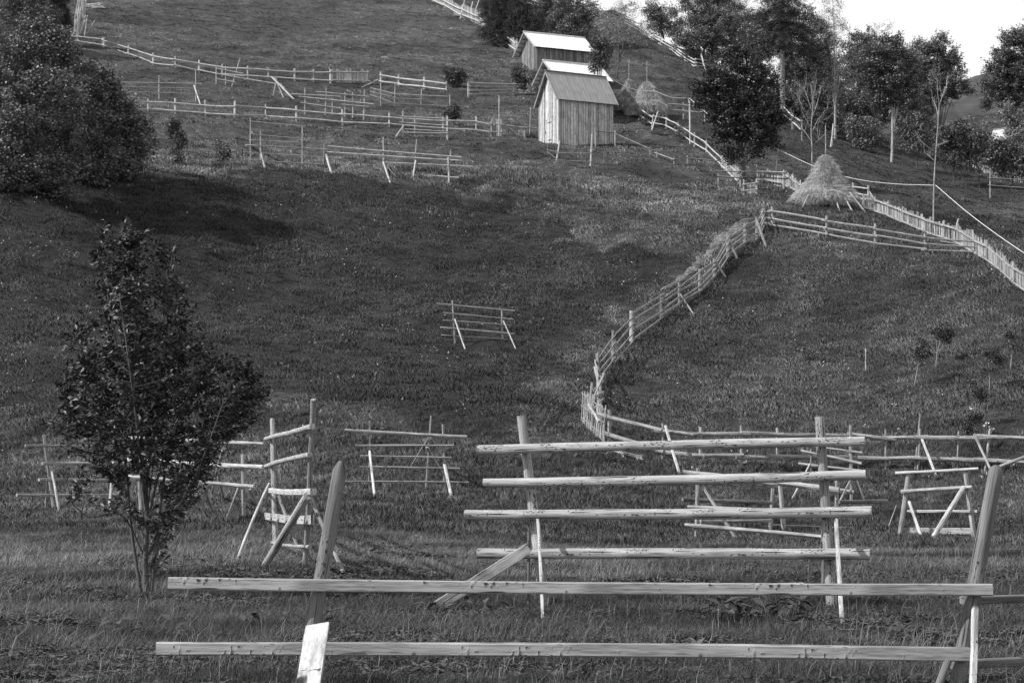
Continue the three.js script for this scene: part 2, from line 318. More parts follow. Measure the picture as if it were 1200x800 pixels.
{
  const ds = [-60, -30, -10, 0, 5]; for (let d = 8; d < 700;) { ds.push(d); d += d < 30 ? 0.25 : d < 60 ? 0.3 : d < 82 ? 0.22 : d < 150 ? 0.45 : d < 230 ? 0.8 : d < 300 ? 3 : 12; }
  const us = []; for (let u = -0.33; u <= 0.3301; u += 0.0018) us.push(u);
  const wing = [0.36, 0.4, 0.46, 0.55, 0.7, 0.9, 1.3, 2, 3]; const cols = [...wing.map((w) => -w).reverse(), ...us, ...wing];
  const n = cols.length, pos = new Float32Array(ds.length * n * 3), uv = new Float32Array(ds.length * n * 2), col = new Float32Array(ds.length * n * 3), idx = [];
  ds.forEach((d, i) => cols.forEach((u, j) => {
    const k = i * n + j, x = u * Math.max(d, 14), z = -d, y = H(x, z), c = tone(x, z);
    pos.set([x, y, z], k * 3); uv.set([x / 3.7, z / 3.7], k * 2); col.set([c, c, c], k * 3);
    if (i && j) idx.push(k - n - 1, k - n, k - 1, k - n, k, k - 1);
  }));
  const g = new THREE.BufferGeometry(); g.setAttribute('position', new THREE.BufferAttribute(pos, 3)); g.setAttribute('uv', new THREE.BufferAttribute(uv, 2)); g.setAttribute('color', new THREE.BufferAttribute(col, 3)); g.setIndex(idx); g.computeVertexNormals();
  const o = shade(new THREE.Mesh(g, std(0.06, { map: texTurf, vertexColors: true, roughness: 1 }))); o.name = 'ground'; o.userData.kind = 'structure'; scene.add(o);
}
// ---------------------------------------------------------------- grass and low ground cover
function tuft(n, h, spread, w, lean, even = true) {
  const pos = [], idx = [], nor = [];
  for (let i = 0; i < n; i++) {
    const a = rnd() * 6.283, r = spread * Math.sqrt(rnd()), x = Math.cos(a) * r, z = Math.sin(a) * r, hh = h * rr(0.45, 1.1), b = rnd() * 6.283, l = lean * hh * rr(0.2, 1.2), ww = w * rr(0.6, 1.2);
    const sx = Math.cos(b + 1.57) * ww / 2, sz = Math.sin(b + 1.57) * ww / 2, dx = Math.cos(b), dz = Math.sin(b), k = pos.length / 3;
    pos.push(x - sx, -0.02, z - sz, x + sx, -0.02, z + sz, x + dx * l * 0.35 - sx * 0.8, hh * 0.6, z + dz * l * 0.35 - sz * 0.8, x + dx * l * 0.35 + sx * 0.8, hh * 0.6, z + dz * l * 0.35 + sz * 0.8, x + dx * l, hh * 0.92, z + dz * l);
    for (let q = 0; q < 5; q++) nor.push(dx * 0.4, 0.85, dz * 0.4);
    idx.push(k, k + 1, k + 2, k + 1, k + 3, k + 2, k + 2, k + 3, k + 4);
  }
  const g = new THREE.BufferGeometry(); g.setAttribute('position', new THREE.Float32BufferAttribute(pos, 3)); g.setIndex(idx); if (even) g.setAttribute('normal', new THREE.Float32BufferAttribute(nor, 3)); else g.computeVertexNormals(); return g;
}
function leafGeo(L, W) {                                            // a folded, arched leaf
  const g = new THREE.BufferGeometry();
  g.setAttribute('position', new THREE.Float32BufferAttribute([0, 0, 0, L * 0.45, L * 0.05, W / 2, L * 0.45, -L * 0.02, 0, L * 0.45, L * 0.05, -W / 2, L, -L * 0.14, 0], 3));
  g.setIndex([0, 1, 2, 0, 2, 3, 2, 1, 4, 3, 2, 4]); return g;
}
function clump(n, rad, L, W, flat = 0.6, droop = 0) {
  const gs = [];
  for (let i = 0; i < n; i++) {
    const g = leafGeo(L * rr(0.7, 1.25), W * rr(0.7, 1.2)); g.applyQuaternion(new THREE.Quaternion().setFromEuler(new THREE.Euler(rr(-1, 1) * 1.2, rnd() * 6.283, rr(-1, 1) * 0.9 - droop)));
    const a = rnd() * 6.283, c = rr(-1, 1), s = Math.sqrt(1 - c * c), r = rad * Math.cbrt(rnd()); g.translate(Math.cos(a) * s * r, c * r * flat, Math.sin(a) * s * r); gs.push(g);
  }
  const g = mergeGeometries(gs); g.computeVertexNormals(); return g;
}
const grassMat = std(0.125, { roughness: 0.8 });
const dummy = new THREE.Object3D(), lean = new THREE.Quaternion(), UPV = new THREE.Vector3(0, 1, 0);
function scatter(name, label, category, geo, mat, d0, d1, density, sizeFn, colFn, margin = 0.29) {
  const list = [], N = Math.round(margin * (d1 * d1 - d0 * d0) * density);
  for (let i = 0; i < N; i++) {
    const d = Math.sqrt(d0 * d0 + (d1 * d1 - d0 * d0) * rnd()), u = rr(-margin, margin), x = u * d, z = -d, s = sizeFn(x, z); if (s <= 0 || (rnd() < 0.5 && onTrail(x, z))) continue;
    list.push([x, z, s]);
  }
  const o = shade(new THREE.InstancedMesh(geo, mat, list.length)), c = new THREE.Color();
  list.forEach(([x, z, s], i) => {
    const y = H(x, z), e = 0.4, nn = V(y - H(x + e, z), e, y - H(x, z + e)).normalize();
    dummy.position.set(x, y, z); dummy.rotation.set(rr(-0.12, 0.12), rnd() * 6.283, rr(-0.12, 0.12)); dummy.quaternion.premultiply(lean.setFromUnitVectors(UPV, nn)); dummy.scale.set(s * rr(0.8, 1.2), s * rr(0.7, 1.3), s * rr(0.8, 1.2)); dummy.updateMatrix(); o.setMatrixAt(i, dummy.matrix);
    const k = colFn(x, z); o.setColorAt(i, c.setRGB(k, k, k));
  });
  o.name = numbered(name); tag(o, label, category); o.userData.kind = 'stuff'; scene.add(o);
}
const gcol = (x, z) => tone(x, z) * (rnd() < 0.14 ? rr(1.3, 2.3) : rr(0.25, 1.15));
const patchy = (x, z) => Math.max(0.3, 0.95 + (fbm(x * 0.8 + 7, z * 0.8, 3) - 0.5) * 1.3);
scatter('meadow_grass', 'short uneven meadow grass around the nearest racks', 'grass', tuft(20, 0.13, 0.09, 0.0036, 1.7, false), grassMat, 11, 24, 260, patchy, gcol);
scatter('meadow_grass', 'long arching grass blades among the foreground grass', 'grass', tuft(7, 0.24, 0.09, 0.0045, 1.1, false), grassMat, 11, 34, 34, (x, z) => (fbm(x * 0.6 + 20, z * 0.6, 3) + rr(-0.15, 0.15) > 0.5 ? rr(0.7, 1.2) : 0), (x, z) => tone(x, z) * rr(0.8, 2.2));
scatter('meadow_grass', 'pale dead grass stalks standing among the foreground grass', 'grass', tuft(3, 0.3, 0.05, 0.0035, 0.7, false), std(0.34), 11, 40, 5, (x, z) => rr(0.5, 1.1), () => rr(0.6, 1.2));
scatter('meadow_grass', 'short grass of the flat meadow behind the nearest racks', 'grass', tuft(18, 0.13, 0.12, 0.0058, 1.6, false), grassMat, 24, 42, 110, patchy, gcol);
scatter('meadow_grass', 'meadow grass at the foot of the slope', 'grass', tuft(14, 0.14, 0.15, 0.012, 1.3), grassMat, 42, 75, 48, patchy, gcol);
scatter('hillside_grass', 'rough grass on the steep lower hillside', 'grass', tuft(13, 0.16, 0.2, 0.02, 1.3), grassMat, 75, 125, 22, patchy, gcol);
scatter('hillside_grass', 'short grazed grass on the upper hillside', 'grass', tuft(13, 0.1, 0.26, 0.032, 1.1), grassMat, 125, 300, 5.5, patchy, gcol);
{
  const straw = std(0.3), geo = tuft(12, 0.5, 0.14, 0.022, 0.5), list = [], c = new THREE.Color();
  for (const [cx, cz, rx, rz, a] of dry.slice(0, 9)) for (let i = 0; i < 300 * a; i++) { const q = Math.sqrt(-Math.log(1 - rnd() * 0.95)) * 0.6, t = rnd() * 6.283, x = cx + Math.cos(t) * rx * q, z = cz + Math.sin(t) * rz * q; if (fbm(x * 0.9, z * 0.9, 2) > 0.46) list.push([x, z]); }
  const o = shade(new THREE.InstancedMesh(geo, straw, list.length));
  list.forEach(([x, z], i) => { dummy.position.set(x, H(x, z), z); dummy.rotation.set(rr(-0.2, 0.2), rnd() * 6.28, rr(-0.2, 0.2)); dummy.scale.setScalar(rr(0.5, 1.1)); dummy.updateMatrix(); o.setMatrixAt(i, dummy.matrix); const v = rr(0.4, 1.2); o.setColorAt(i, c.setRGB(v, v, v)); });
  o.name = 'dry_grass'; o.userData.kind = 'stuff'; tag(o, 'tall pale dry grass in patches along the brow of the slope', 'grass'); scene.add(o);
}
{
  const leafMat = std(0.07, { roughness: 0.5 });
  const ros = () => { const gs = []; const n = 7; for (let i = 0; i < n; i++) { const g = leafGeo(rr(0.05, 0.11), rr(0.035, 0.06)); g.rotateZ(rr(0.05, 0.75)); g.translate(0, rr(0.01, 0.07), 0); g.rotateY(i / n * 6.283 + rr(-0.4, 0.4)); gs.push(g); } const g = mergeGeometries(gs); g.computeVertexNormals(); return g; };
  const thick = (x, z) => { const k = fbm(x * 0.55 + 3, z * 0.55, 3); return k + rr(-0.17, 0.17) > 0.5 ? 0.55 + k * 0.9 : 0; };
  scatter('broadleaf_weeds', 'low broad leaved weeds among the foreground grass', 'weeds', ros(), leafMat, 11, 38, 85, (x, z) => (rnd() < (-z - 20) / 18 ? 0 : thick(x, z)), () => rr(0.25, 1.7));
  scatter('broadleaf_weeds', 'scattered broad leaved weeds on the meadow further back', 'weeds', ros(), leafMat, 24, 62, 8, (x, z) => thick(x, z) * 0.7, () => rr(0.5, 1.5));
}
const flowerMat = std(0.75);
{                                                                   // white flower heads dotted over the slopes
  const g = clump(4, 0.03, 0.035, 0.03, 0.5); g.translate(0, 0.28, 0);
  scatter('meadow_flowers', 'tiny white flower heads dotted over the slopes', 'flowers', g, flowerMat, 60, 125, 0.9, (x, z) => fbm(x * 0.3, z * 0.3, 3) > 0.6 ? rr(0.6, 1.5) : 0, () => rr(0.5, 1));
  const rough = clump(12, 0.22, 0.14, 0.07, 0.7); rough.translate(0, 0.1, 0);
  scatter('rough_weeds', 'dark leafy weeds in patches over the steep slopes', 'weeds', rough, std(0.05, { roughness: 0.7 }), 66, 125, 1.6, (x, z) => fbm(x * 0.25 + 12, z * 0.25, 4) + rr(-0.06, 0.06) > 0.6 ? rr(0.5, 1.3) : 0, () => rr(0.6, 1.6));
  // worn stony footpath beside the winding fence
  const pos = [], idx = [], uv = [], N = 90; const c = new THREE.CatmullRomCurve3(trail.map(([x, z]) => V(x, 0, z)));
  for (let i = 0; i <= N; i++) { const p = c.getPoint(i / N), d = c.getTangent(i / N), w = 0.42 * (1 - 0.6 * i / N) * (0.7 + 0.8 * noise(i * 0.5, 3)); for (let k = 0; k <= 4; k++) { const o = (k / 4 - 0.5) * 2 * w * (k % 4 ? 1 : 0.8 + 0.5 * noise(i * 0.9, k)), x = p.x - d.z * o, z = p.z + d.x * o; pos.push(x, H(x, z) + 0.03 - (k % 4 ? 0 : 0.06), z); uv.push(x / 2, z / 2); } }
  for (let i = 0; i < N; i++) for (let k = 0; k < 4; k++) { const A = i * 5 + k, B = A + 5; idx.push(A, A + 1, B, A + 1, B + 1, B); }
  const pg = new THREE.BufferGeometry(); pg.setAttribute('position', new THREE.Float32BufferAttribute(pos, 3)); pg.setAttribute('uv', new THREE.Float32BufferAttribute(uv, 2)); pg.setIndex(idx); pg.computeVertexNormals();
  const po = shade(new THREE.Mesh(pg, std(0.34, { map: texTurf, roughness: 1 }))); po.name = 'footpath'; po.userData.kind = 'structure'; scene.add(po);
}
// ---------------------------------------------------------------- sheds
const BX = (a, b, c) => { const g = new THREE.BoxGeometry(a, b, c); return g; };
function plankGeo(x0, x1, yb, y0, y1, t, zig = 0) {                  // an upright board with a sloping head, in the plane z = 0, t thick
  const s = new THREE.Shape([new THREE.Vector2(x0, yb), new THREE.Vector2(x1, yb), new THREE.Vector2(x1, y1), new THREE.Vector2(x0, y0)]);
  const g = new THREE.ExtrudeGeometry(s, { depth: t, bevelEnabled: false }); g.translate(0, 0, -t / 2 + zig);
  const uv = g.attributes.uv, p = g.attributes.position, o = rnd(), q = rnd(); for (let i = 0; i < uv.count; i++) uv.setXY(i, o + p.getX(i) / 0.5, q + p.getY(i) / 2);
  return g;
}
/* local axes: x along the long front wall, z towards the viewer; the origin is the front left corner at ground level */
function shed({ name, label, category = 'shed', corner, turn, L, W, eave, rise, over = 0.35, roofMat, front, gable, door = true, sheets = 3, rib = 0.22, ribH = 0.028, drop = 0.6 }) {
  const at = G(...corner); at.y -= 0.05;
  const t = thing(name, label, category, at); t.rotation.y = turn;
  const add = (nm, geo, mat, parent = t) => { const m = shade(new THREE.Mesh(geo, mat)); m.name = nm; parent.add(m); return m; };
  // dark core just inside the boards keeps the walls closed
  { const s = new THREE.Shape([new THREE.Vector2(0.06, -drop), new THREE.Vector2(W - 0.06, -drop), new THREE.Vector2(W - 0.06, eave - 0.05), new THREE.Vector2(W / 2, eave + rise - 0.12), new THREE.Vector2(0.06, eave - 0.05)]);
    const g = new THREE.ExtrudeGeometry(s, { depth: L - 0.12, bevelEnabled: false }); g.rotateY(Math.PI / 2); g.translate(0.06, 0, 0); add('inner_frame', g, M.drk); }
  const wall = (n, len, place, tones, head) => {
    let x = 0; while (x < len - 0.02) {
      const w = Math.min(len - x, rr(0.13, 0.27)), a = x + 0.014, b = x + w - 0.014;
      const g = plankGeo(a, b, -drop, head(a), head(b), 0.03, rr(-0.03, 0.02)); place(g);
      add('plank', g, tones[Math.floor(rnd() * tones.length)]); x += w;
    }
  };
  const gh = (x) => eave + rise * (1 - Math.abs(x - W / 2) / (W / 2)) - 0.05;
  wall('front', L, (g) => g.translate(0, 0, 0.015), front, () => eave - 0.03);
  wall('back', L, (g) => g.translate(0, 0, -W - 0.015), front, () => eave - 0.03);
  wall('gable', W, (g) => { g.rotateY(Math.PI / 2); g.translate(-0.015, 0, 0); }, gable, gh);
  wall('gable', W, (g) => { g.rotateY(Math.PI / 2); g.translate(L + 0.015, 0, 0); }, gable, gh);
  for (const [x, z] of [[0, 0], [L, 0], [0, -W], [L, -W]]) { const g = BX(0.13, eave + drop - 0.03, 0.13); g.translate(x, (eave - drop) / 2 - 0.015, z); add('corner_post', g, gable[0]); }
  if (door) {
    const dr = new THREE.Group(); dr.name = 'door'; dr.position.set(-0.06, 0.1, -W * 0.5); t.add(dr);
    for (let k = 0; k < 5; k++) { const g = BX(0.03, 1.95, 0.175); g.translate(0, 1.0, (k - 2) * 0.185); const m = shade(new THREE.Mesh(g, gable[k % gable.length])); m.name = 'door_board'; dr.add(m); }
    for (const y of [0.45, 1.7]) { const g = BX(0.035, 0.06, 0.5); g.translate(-0.03, y, 0.2); const m = shade(new THREE.Mesh(g, M.drk)); m.name = 'hinge'; dr.add(m); }
    const g = BX(0.06, 0.14, 0.06); g.translate(-0.04, 1.05, -0.36); const m = shade(new THREE.Mesh(g, M.drk)); m.name = 'latch'; dr.add(m);
  }
  // roof: ribbed sheets on both slopes, rafters and purlin ends under the verge
  const run = W / 2 + over, fall = rise / (W / 2) * run, sl = Math.hypot(run, fall), LL = L + over * 2, top = eave + rise + 0.06;
  for (const s of [1, -1]) for (let k = 0; k < sheets; k++) {
    const x0 = -over + LL * k / sheets - (k ? 0.05 : 0), x1 = -over + LL * (k + 1) / sheets, nx = Math.round((x1 - x0) / rib) * 6, pos = [], idx = [], ny = 3;
    for (let i = 0; i <= nx; i++) for (let j = 0; j <= ny; j++) {
      const q = (i % 6) / 6, hgt = (q < 0.34 ? ribH : 0) + (k % 2) * 0.006, v = j / ny;
      pos.push(x0 + (x1 - x0) * i / nx, top - fall * v + hgt * run / sl, -W / 2 + s * (run * v + hgt * fall / sl));
    }
    for (let i = 0; i < nx; i++) for (let j = 0; j < ny; j++) { const A = i * (ny + 1) + j, B = A + ny + 1; idx.push(...(s > 0 ? [A, A + 1, B, A + 1, B + 1, B] : [A, B, A + 1, A + 1, B, B + 1])); }
    let g = new THREE.BufferGeometry(); g.setAttribute('position', new THREE.Float32BufferAttribute(pos, 3)); g.setIndex(idx);
    const uv = []; for (let i = 0; i < pos.length; i += 3) uv.push(pos[i] / 1.3, pos[i + 1] / 1.3); g.setAttribute('uv', new THREE.Float32BufferAttribute(uv, 2));
    add('roof_sheet', toCreasedNormals(g, 0.4), roofMat);
  }
  { const g = BX(LL, 0.03, 0.26); g.translate(L / 2, top + 0.045, -W / 2); add('ridge_cap', g, roofMat); }
  for (const s of [1, -1]) {
    for (let k = 0; k < 6; k++) { const v = (k + 0.4) / 6, g = BX(LL - 0.06, 0.045, 0.12); g.translate(L / 2, top - 0.14 - fall * v, -W / 2 + s * run * v); add('roof_batten', g, M.drk); }
    const a = Math.atan2(fall, run); for (const x of [-over + 0.04, L + over - 0.04]) { const g = BX(0.03, 0.14, sl); g.rotateX(s * a); g.translate(x, top - fall / 2 - 0.06, -W / 2 + s * run / 2); add('verge_board', g, M.mid); }
  }
  return t;
}
const sheetTex = grey(256, 256, (u, v) => 0.93 + (noise(u * 10, v * 4, 10, 4) - 0.5) * 0.12 + (noise(u * 60, v * 24, 60, 24) - 0.5) * 0.08);
const roofGrey = std(0.3, { map: sheetTex, roughness: 0.55 }), roofPale = std(0.95, { map: sheetTex, roughness: 0.4 }), roofPale2 = std(0.95, { map: sheetTex, roughness: 0.45 });
const roofDull = std(0.55, { map: sheetTex, roughness: 0.5 });
const shedTones = [wood(0.5, texBark), wood(0.62), wood(0.72), wood(0.4, texBark), wood(0.66), wood(0.55, texBark)];
shed({ name: 'plank_shed', label: 'nearest plank shed with pale gable, door and dull grey ribbed roof', corner: [655, 169], turn: 0.47, L: 4.3, W: 2.85, eave: 3.6, rise: 1.85, roofMat: roofGrey, front: shedTones, gable: shedTones, over: 0.36, ribH: 0.006, rib: 0.3 });
shed({ name: 'plank_shed', label: 'low shed with bright sheet roof showing just behind the nearest shed', corner: [653, 144], turn: 0.45, L: 4.2, W: 3.0, eave: 3.95, rise: 1.2, roofMat: roofPale2, front: boardTones, gable: boardTones, door: false, over: 0.5, sheets: 4, rib: 0.4, ribH: 0.006 });
const barnTones = [wood(0.15, texBark), wood(0.24), wood(0.3, texBark), wood(0.19)];
shed({ name: 'plank_barn', label: 'dark plank barn with bright sheet metal roof, highest of the three sheds', category: 'barn', corner: [630, 111], turn: 0.42, L: 4.9, W: 3.6, eave: 4.5, rise: 1.35, roofMat: roofPale, front: barnTones, gable: barnTones, over: 0.55, sheets: 4, rib: 0.4, ribH: 0.006, door: false });
shed({ name: 'plank_shed', label: 'small hut with bright sloping roof among bushes at the right edge', corner: [1162, 186], turn: -0.7, L: 2.6, W: 2.8, eave: 1.9, rise: 1.2, roofMat: roofDull, front: boardTones, gable: boardTones, door: false, sheets: 2, rib: 0.4 });

// ---------------------------------------------------------------- foreground racks
const lk = 'long pole racks on the near meadow';
rack({ label: 'long low rack of squared rails across the very front', group: lk, base: [[352, 812], [1120, 814]], posts: [[400, 540, 352, 812, 19, M.post, 12, 0, 0.07], [1169, 545, 1120, 815, 20, M.post, 12, 0, 0.03]],
  rails: [[197, 683, 1163, 691, 14.5, M.hewn, 'square', 0, 11], [183, 760, 1136, 766, 15, M.hewn, 'square', 0, 11]],
  braces: [[372, 733, 353, 858, 27, M.pale, 'square', 5], [1143, 712, 1138, 850, 7, M.pale, 'square', 6], [1114, 768, 1094, 822, 9, M.post]] });
rack({ label: 'rack running out of the picture at the lower right corner', group: lk, base: [[1150, 806], [1420, 800]], posts: [[1400, 590, 1410, 800, 18, M.post]],
  rails: [[1128, 703, 1440, 694, 9, M.post, 'square', 0, 12], [1117, 779, 1440, 764, 10, M.post, 'square', 0, 12], [1172, 547, 1440, 440, 4, M.mid, 7]] });
rack({ label: 'tall rack of four heavy round logs behind the front rail', group: lk, base: [[640, 716], [975, 716]],
  posts: [[611, 487, 640, 716, 13, M.log, 10, -0.02], [961, 488, 976, 716, 13, M.mid, 10, -0.02], [620, 596, 620, 716, 4, M.drk, 8, -0.2], [965, 574, 965, 716, 6, M.drk, 8, -0.2]],
  rails: [[560, 527, 1014, 517, 11.5, M.log, 12], [567, 566, 1015, 556, 11, M.log, 12], [545, 603, 1022, 599, 11.5, M.log, 12], [560, 649, 1020, 649, 12, M.log, 12], [585, 690, 944, 687, 8, M.log, 12]],
  braces: [[630, 606, 636, 733, 3.4, M.pale, 'square', 6], [980, 606, 988, 739, 3, M.pale, 'square', 6], [620, 642, 503, 716, 13, M.hewn, 'square', 5]] });
rack({ label: 'narrow tall ladder-like rack just right of the young tree', base: [[322, 641], [357, 668]], posts: [[319, 491, 323, 640, 6.5, M.mid], [367, 468, 357, 668, 7.5, M.mid]],
  rails: [[311, 514, 366, 500, 5, M.hewn], [311, 546, 363, 533, 5, M.hewn], [317, 575, 367, 576, 6, M.pale, 'square', 0, 6], [311, 604, 366, 609, 8, M.hewn, 'square', 0, 3], [317, 635, 363, 641, 3.5, M.mid]],
  braces: [[315, 567, 276, 661, 3.5, M.pale], [360, 581, 306, 669, 8, M.hewn], [364, 584, 405, 677, 4, M.mid], [326, 580, 351, 648, 4.5, M.drk]] });
const bk = 'racks at the foot of the slope';
rack({ label: 'rack at the left edge, half hidden behind the young tree', group: bk, base: [[63, 597], [128, 590]], posts: [[51, 510, 63, 597, 5, M.mid], [135, 498, 129, 590, 4, M.mid], [55, 562, 53, 598, 3, M.drk, 7, -0.2]],
  rails: [[29, 522, 145, 523, 3.2], [49, 543, 148, 543, 3.8, M.hewn], [45, 562, 140, 563, 4, M.mid], [19, 580, 140, 580, 3.8, M.hewn]], braces: [[59, 546, 69, 601, 3, M.hewn], [132, 540, 127, 598, 3, M.pale]] });
rack({ label: 'rack showing through the lower right branches of the young tree', group: bk, base: [[165, 608], [286, 611]], posts: [[160, 512, 165, 608, 4.5, M.mid], [284, 532, 286, 611, 5, M.mid]],
  rails: [[148, 513, 309, 520, 4, M.hewn], [150, 538, 308, 547, 5, M.pale], [148, 558, 298, 570, 4.5, M.hewn]], braces: [[281, 567, 264, 611, 2.5, M.hewn], [292, 573, 311, 608, 4, M.mid], [237, 566, 251, 604, 3, M.hewn], [262, 525, 248, 580, 4, M.pale], [256, 555, 263, 585, 4, M.pale]] });
rack({ label: 'five-rail rack standing alone left of centre under the dark slope', group: bk, base: [[432, 571], [520, 577]], posts: [[433, 493, 432, 571, 2.2, M.mid], [519, 497, 521, 577, 3.4, M.mid], [505, 487, 500, 560, 2.4, M.mid, 7, -0.5]],
  rails: [[404, 504, 547, 512, 4, M.hewn], [416, 522, 532, 522, 2.6, M.mid], [422, 534, 529, 536, 1.8, M.mid], [421, 547, 539, 549, 2.8, M.mid], [402, 564, 549, 565, 2, M.mid]],
  braces: [[433, 529, 439, 582, 3.2, M.pale], [521, 545, 529, 583, 4.2, M.pale], [430, 534, 424, 565, 1.8, M.drk], [503, 512, 480, 550, 2, M.hewn], [504, 513, 528, 552, 3.2, M.pale], [500, 524, 522, 560, 3.2, M.pale]] });
rack({ label: 'rack with sloping pale rails behind the log rack', group: bk, base: [[816, 632], [981, 640]], posts: [[818, 548, 816, 632, 5, M.mid], [981, 562, 981, 640, 5, M.mid]],
  rails: [[801, 553, 984, 574, 6, M.hewn], [806, 594, 985, 600, 4.5, M.hewn], [803, 615, 972, 630, 5, M.hewn]], braces: [[823, 569, 866, 636, 4, M.hewn]] });
rack({ label: 'rack with dark and thin rails, far end near the trestle', group: bk, base: [[905, 622], [1042, 621]], posts: [[906, 572, 903, 622, 5, M.mid], [914, 563, 919, 624, 6, M.hewn, 8, 0.12], [1051, 592, 1040, 621, 1.6, M.hewn]],
  rails: [[800, 585, 904, 589, 5, M.drk], [907, 615, 1056, 620, 2.2, M.hewn], [817, 611, 903, 610, 4, M.mid], [984, 588, 1040, 587, 4.5, M.drk]], braces: [[826, 586, 820, 622, 2.5, M.mid]] });
rack({ label: 'small rack of crossed thin rails right of the log rack post', group: bk, base: [[951, 584], [998, 588]], posts: [[951, 520, 951, 584, 2.6, M.mid], [997, 498, 998, 588, 4, M.mid]],
  rails: [[944, 522, 1011, 530, 2.4, M.hewn], [939, 528, 1010, 543, 3, M.hewn], [936, 543, 1014, 552, 3, M.hewn], [933, 566, 1001, 576, 3, M.hewn]],
  braces: [[950, 543, 929, 584, 2.6, M.pale], [997, 562, 983, 590, 2.2, M.hewn], [1001, 521, 1009, 560, 1.6, M.hewn], [1005, 562, 1015, 590, 2.6, M.drk]] });
rack({ name: 'trestle_rack', label: 'squat trestle rack with splayed legs and a top beam at right', group: bk, base: [[1055, 627], [1142, 630]], posts: [[1065, 554, 1055, 627, 6, M.hewn], [1132, 554, 1142, 630, 6, M.hewn]],
  rails: [[1050, 554, 1147, 549, 3.4, M.pale, 8], [1057, 576, 1140, 571, 5, M.hewn], [1064, 599, 1146, 599, 3.6, M.hewn], [1061, 622, 1141, 622, 8, M.mid, 'square', -0.02, 2]],
  braces: [[1066, 588, 1080, 629, 4, M.pale], [1130, 571, 1092, 633, 6, M.pale]] });
rack({ label: 'lone five-rail rack in the middle of the dark slope', group: bk, base: [[533, 402], [589, 399]], posts: [[530, 352, 533, 402, 2.4, M.hewn], [588, 363, 589, 399, 2.4, M.hewn]],
  rails: [[512, 355.5, 603, 364, 1.5, M.hewn], [519, 366, 601, 374, 1.5, M.hewn], [519, 375, 598, 381, 1.4, M.mid], [516, 383.5, 603, 391, 1.9, M.hewn], [517, 392.5, 602, 398, 1.5, M.mid]], braces: [[533, 374, 545, 409, 2, M.pale], [590, 376, 604, 408, 1.8, M.hewn]] });

// ---------------------------------------------------------------- racks on the upper meadow
const ug = 'thin racks on the upper meadow';
const R = (label, base, posts, rails, braces = []) => rack({ label, group: ug, base, posts: posts.map((p) => [...p.slice(0, 4), p[4] ?? 1.6, p[5] ?? M.hewn]), rails: rails.map((p) => [...p.slice(0, 4), p[4] ?? 1.2, p[5] ?? M.hewn]), braces: braces.map((p) => [...p.slice(0, 4), p[4] ?? 1.7, p[5] ?? M.pale]) });
R('thin three-rail rack above the left end of the white-post fence', [[129, 115], [229, 118]], [[129, 93, 129, 115], [186, 88, 186, 115], [229, 82, 229, 118]], [[118, 96, 236, 98], [130, 101, 245, 104], [130, 107, 237, 110]], [[227, 100, 234, 121]]);
R('short rack with a leaning pole below the upper rail fence', [[253, 98], [272, 101]], [[253, 76, 253, 98], [264, 77, 264, 99], [281, 68, 271, 102]], [[253, 80, 285, 86], [253, 86, 330, 99], [253, 92, 275, 96]]);
R('collapsed pole tripod left of the plank panel', [[321, 112], [331, 114]], [[324, 92, 320, 112, 2], [322, 91, 332, 114, 2]], [[318, 90, 334, 104, 1.8]], [[318, 90, 344, 116, 2]]);
R('rack of many thin posts left of the curved rails', [[357, 134], [426, 140]], [[357, 103, 357, 134], [382, 102, 381, 128], [389, 108, 389, 136], [404, 108, 404, 129], [413, 108, 413, 129], [427, 105, 426, 140, 2]], [[341, 110, 400, 113], [370, 107, 432, 113], [350, 113, 438, 122, 1.6], [352, 120, 400, 127], [400, 122, 432, 125]]);
R('rack with curved pale rails below the plank panel', [[446, 124], [527, 126]], [[446, 97, 446, 124], [463, 97, 462, 128], [494, 104, 493, 130], [527, 110, 527, 126]], [[434, 103, 462, 110, 1.6, M.pale], [434, 107, 464, 114.5, 1.6, M.pale], [434, 111, 462, 121, 1.6, M.pale], [460, 110, 528, 113], [462, 121, 527, 124], [462, 115, 496, 116]]);
R('low rack beside the white-post fence near the small dark bush', [[472, 160], [524, 164]], [[472, 129, 472, 160, 2], [524, 136, 524, 164, 2.4, M.pale], [486, 135, 486, 150]], [[468, 136, 522, 139], [468, 143, 524, 147], [472, 151, 525, 154], [473, 155, 525, 156]], [[473, 147, 463, 161]]);
R('wide rack by the pale dry grass, white plank on its left post', [[305, 192], [380, 194]], [[305, 153, 305, 192, 2], [380, 168, 379, 194, 3, M.drk], [293, 138, 293, 172, 1.6], [354, 148, 354, 174, 1.8]], [[288, 170, 382, 175, 2], [285, 178, 380, 184], [286, 187, 380, 193, 1.8, M.mid], [293, 142, 358, 148], [296, 157, 362, 163], [294, 164, 352, 167]], [[294.5, 155, 294.5, 173, 4], [305, 177, 310, 196, 2.2], [382, 181, 388, 202, 2.6]]);
R('four-post rack of long drooping rails on the brow of the slope', [[449, 196], [527, 214]], [[449, 160, 449, 196, 2], [488, 163, 485, 205, 1.8], [528, 175, 526, 214, 1.8]], [[384, 171, 541, 184, 1.5, M.mid], [384, 178, 542, 188, 1.5, M.mid], [450, 190, 555, 195, 1.4, M.mid], [470, 203, 538, 208, 1.5]], [[449, 190, 456, 211, 2.4], [450, 191, 464, 207, 1.3, M.drk], [487, 188, 484, 207, 2], [525, 184, 526, 214, 2.4]]);

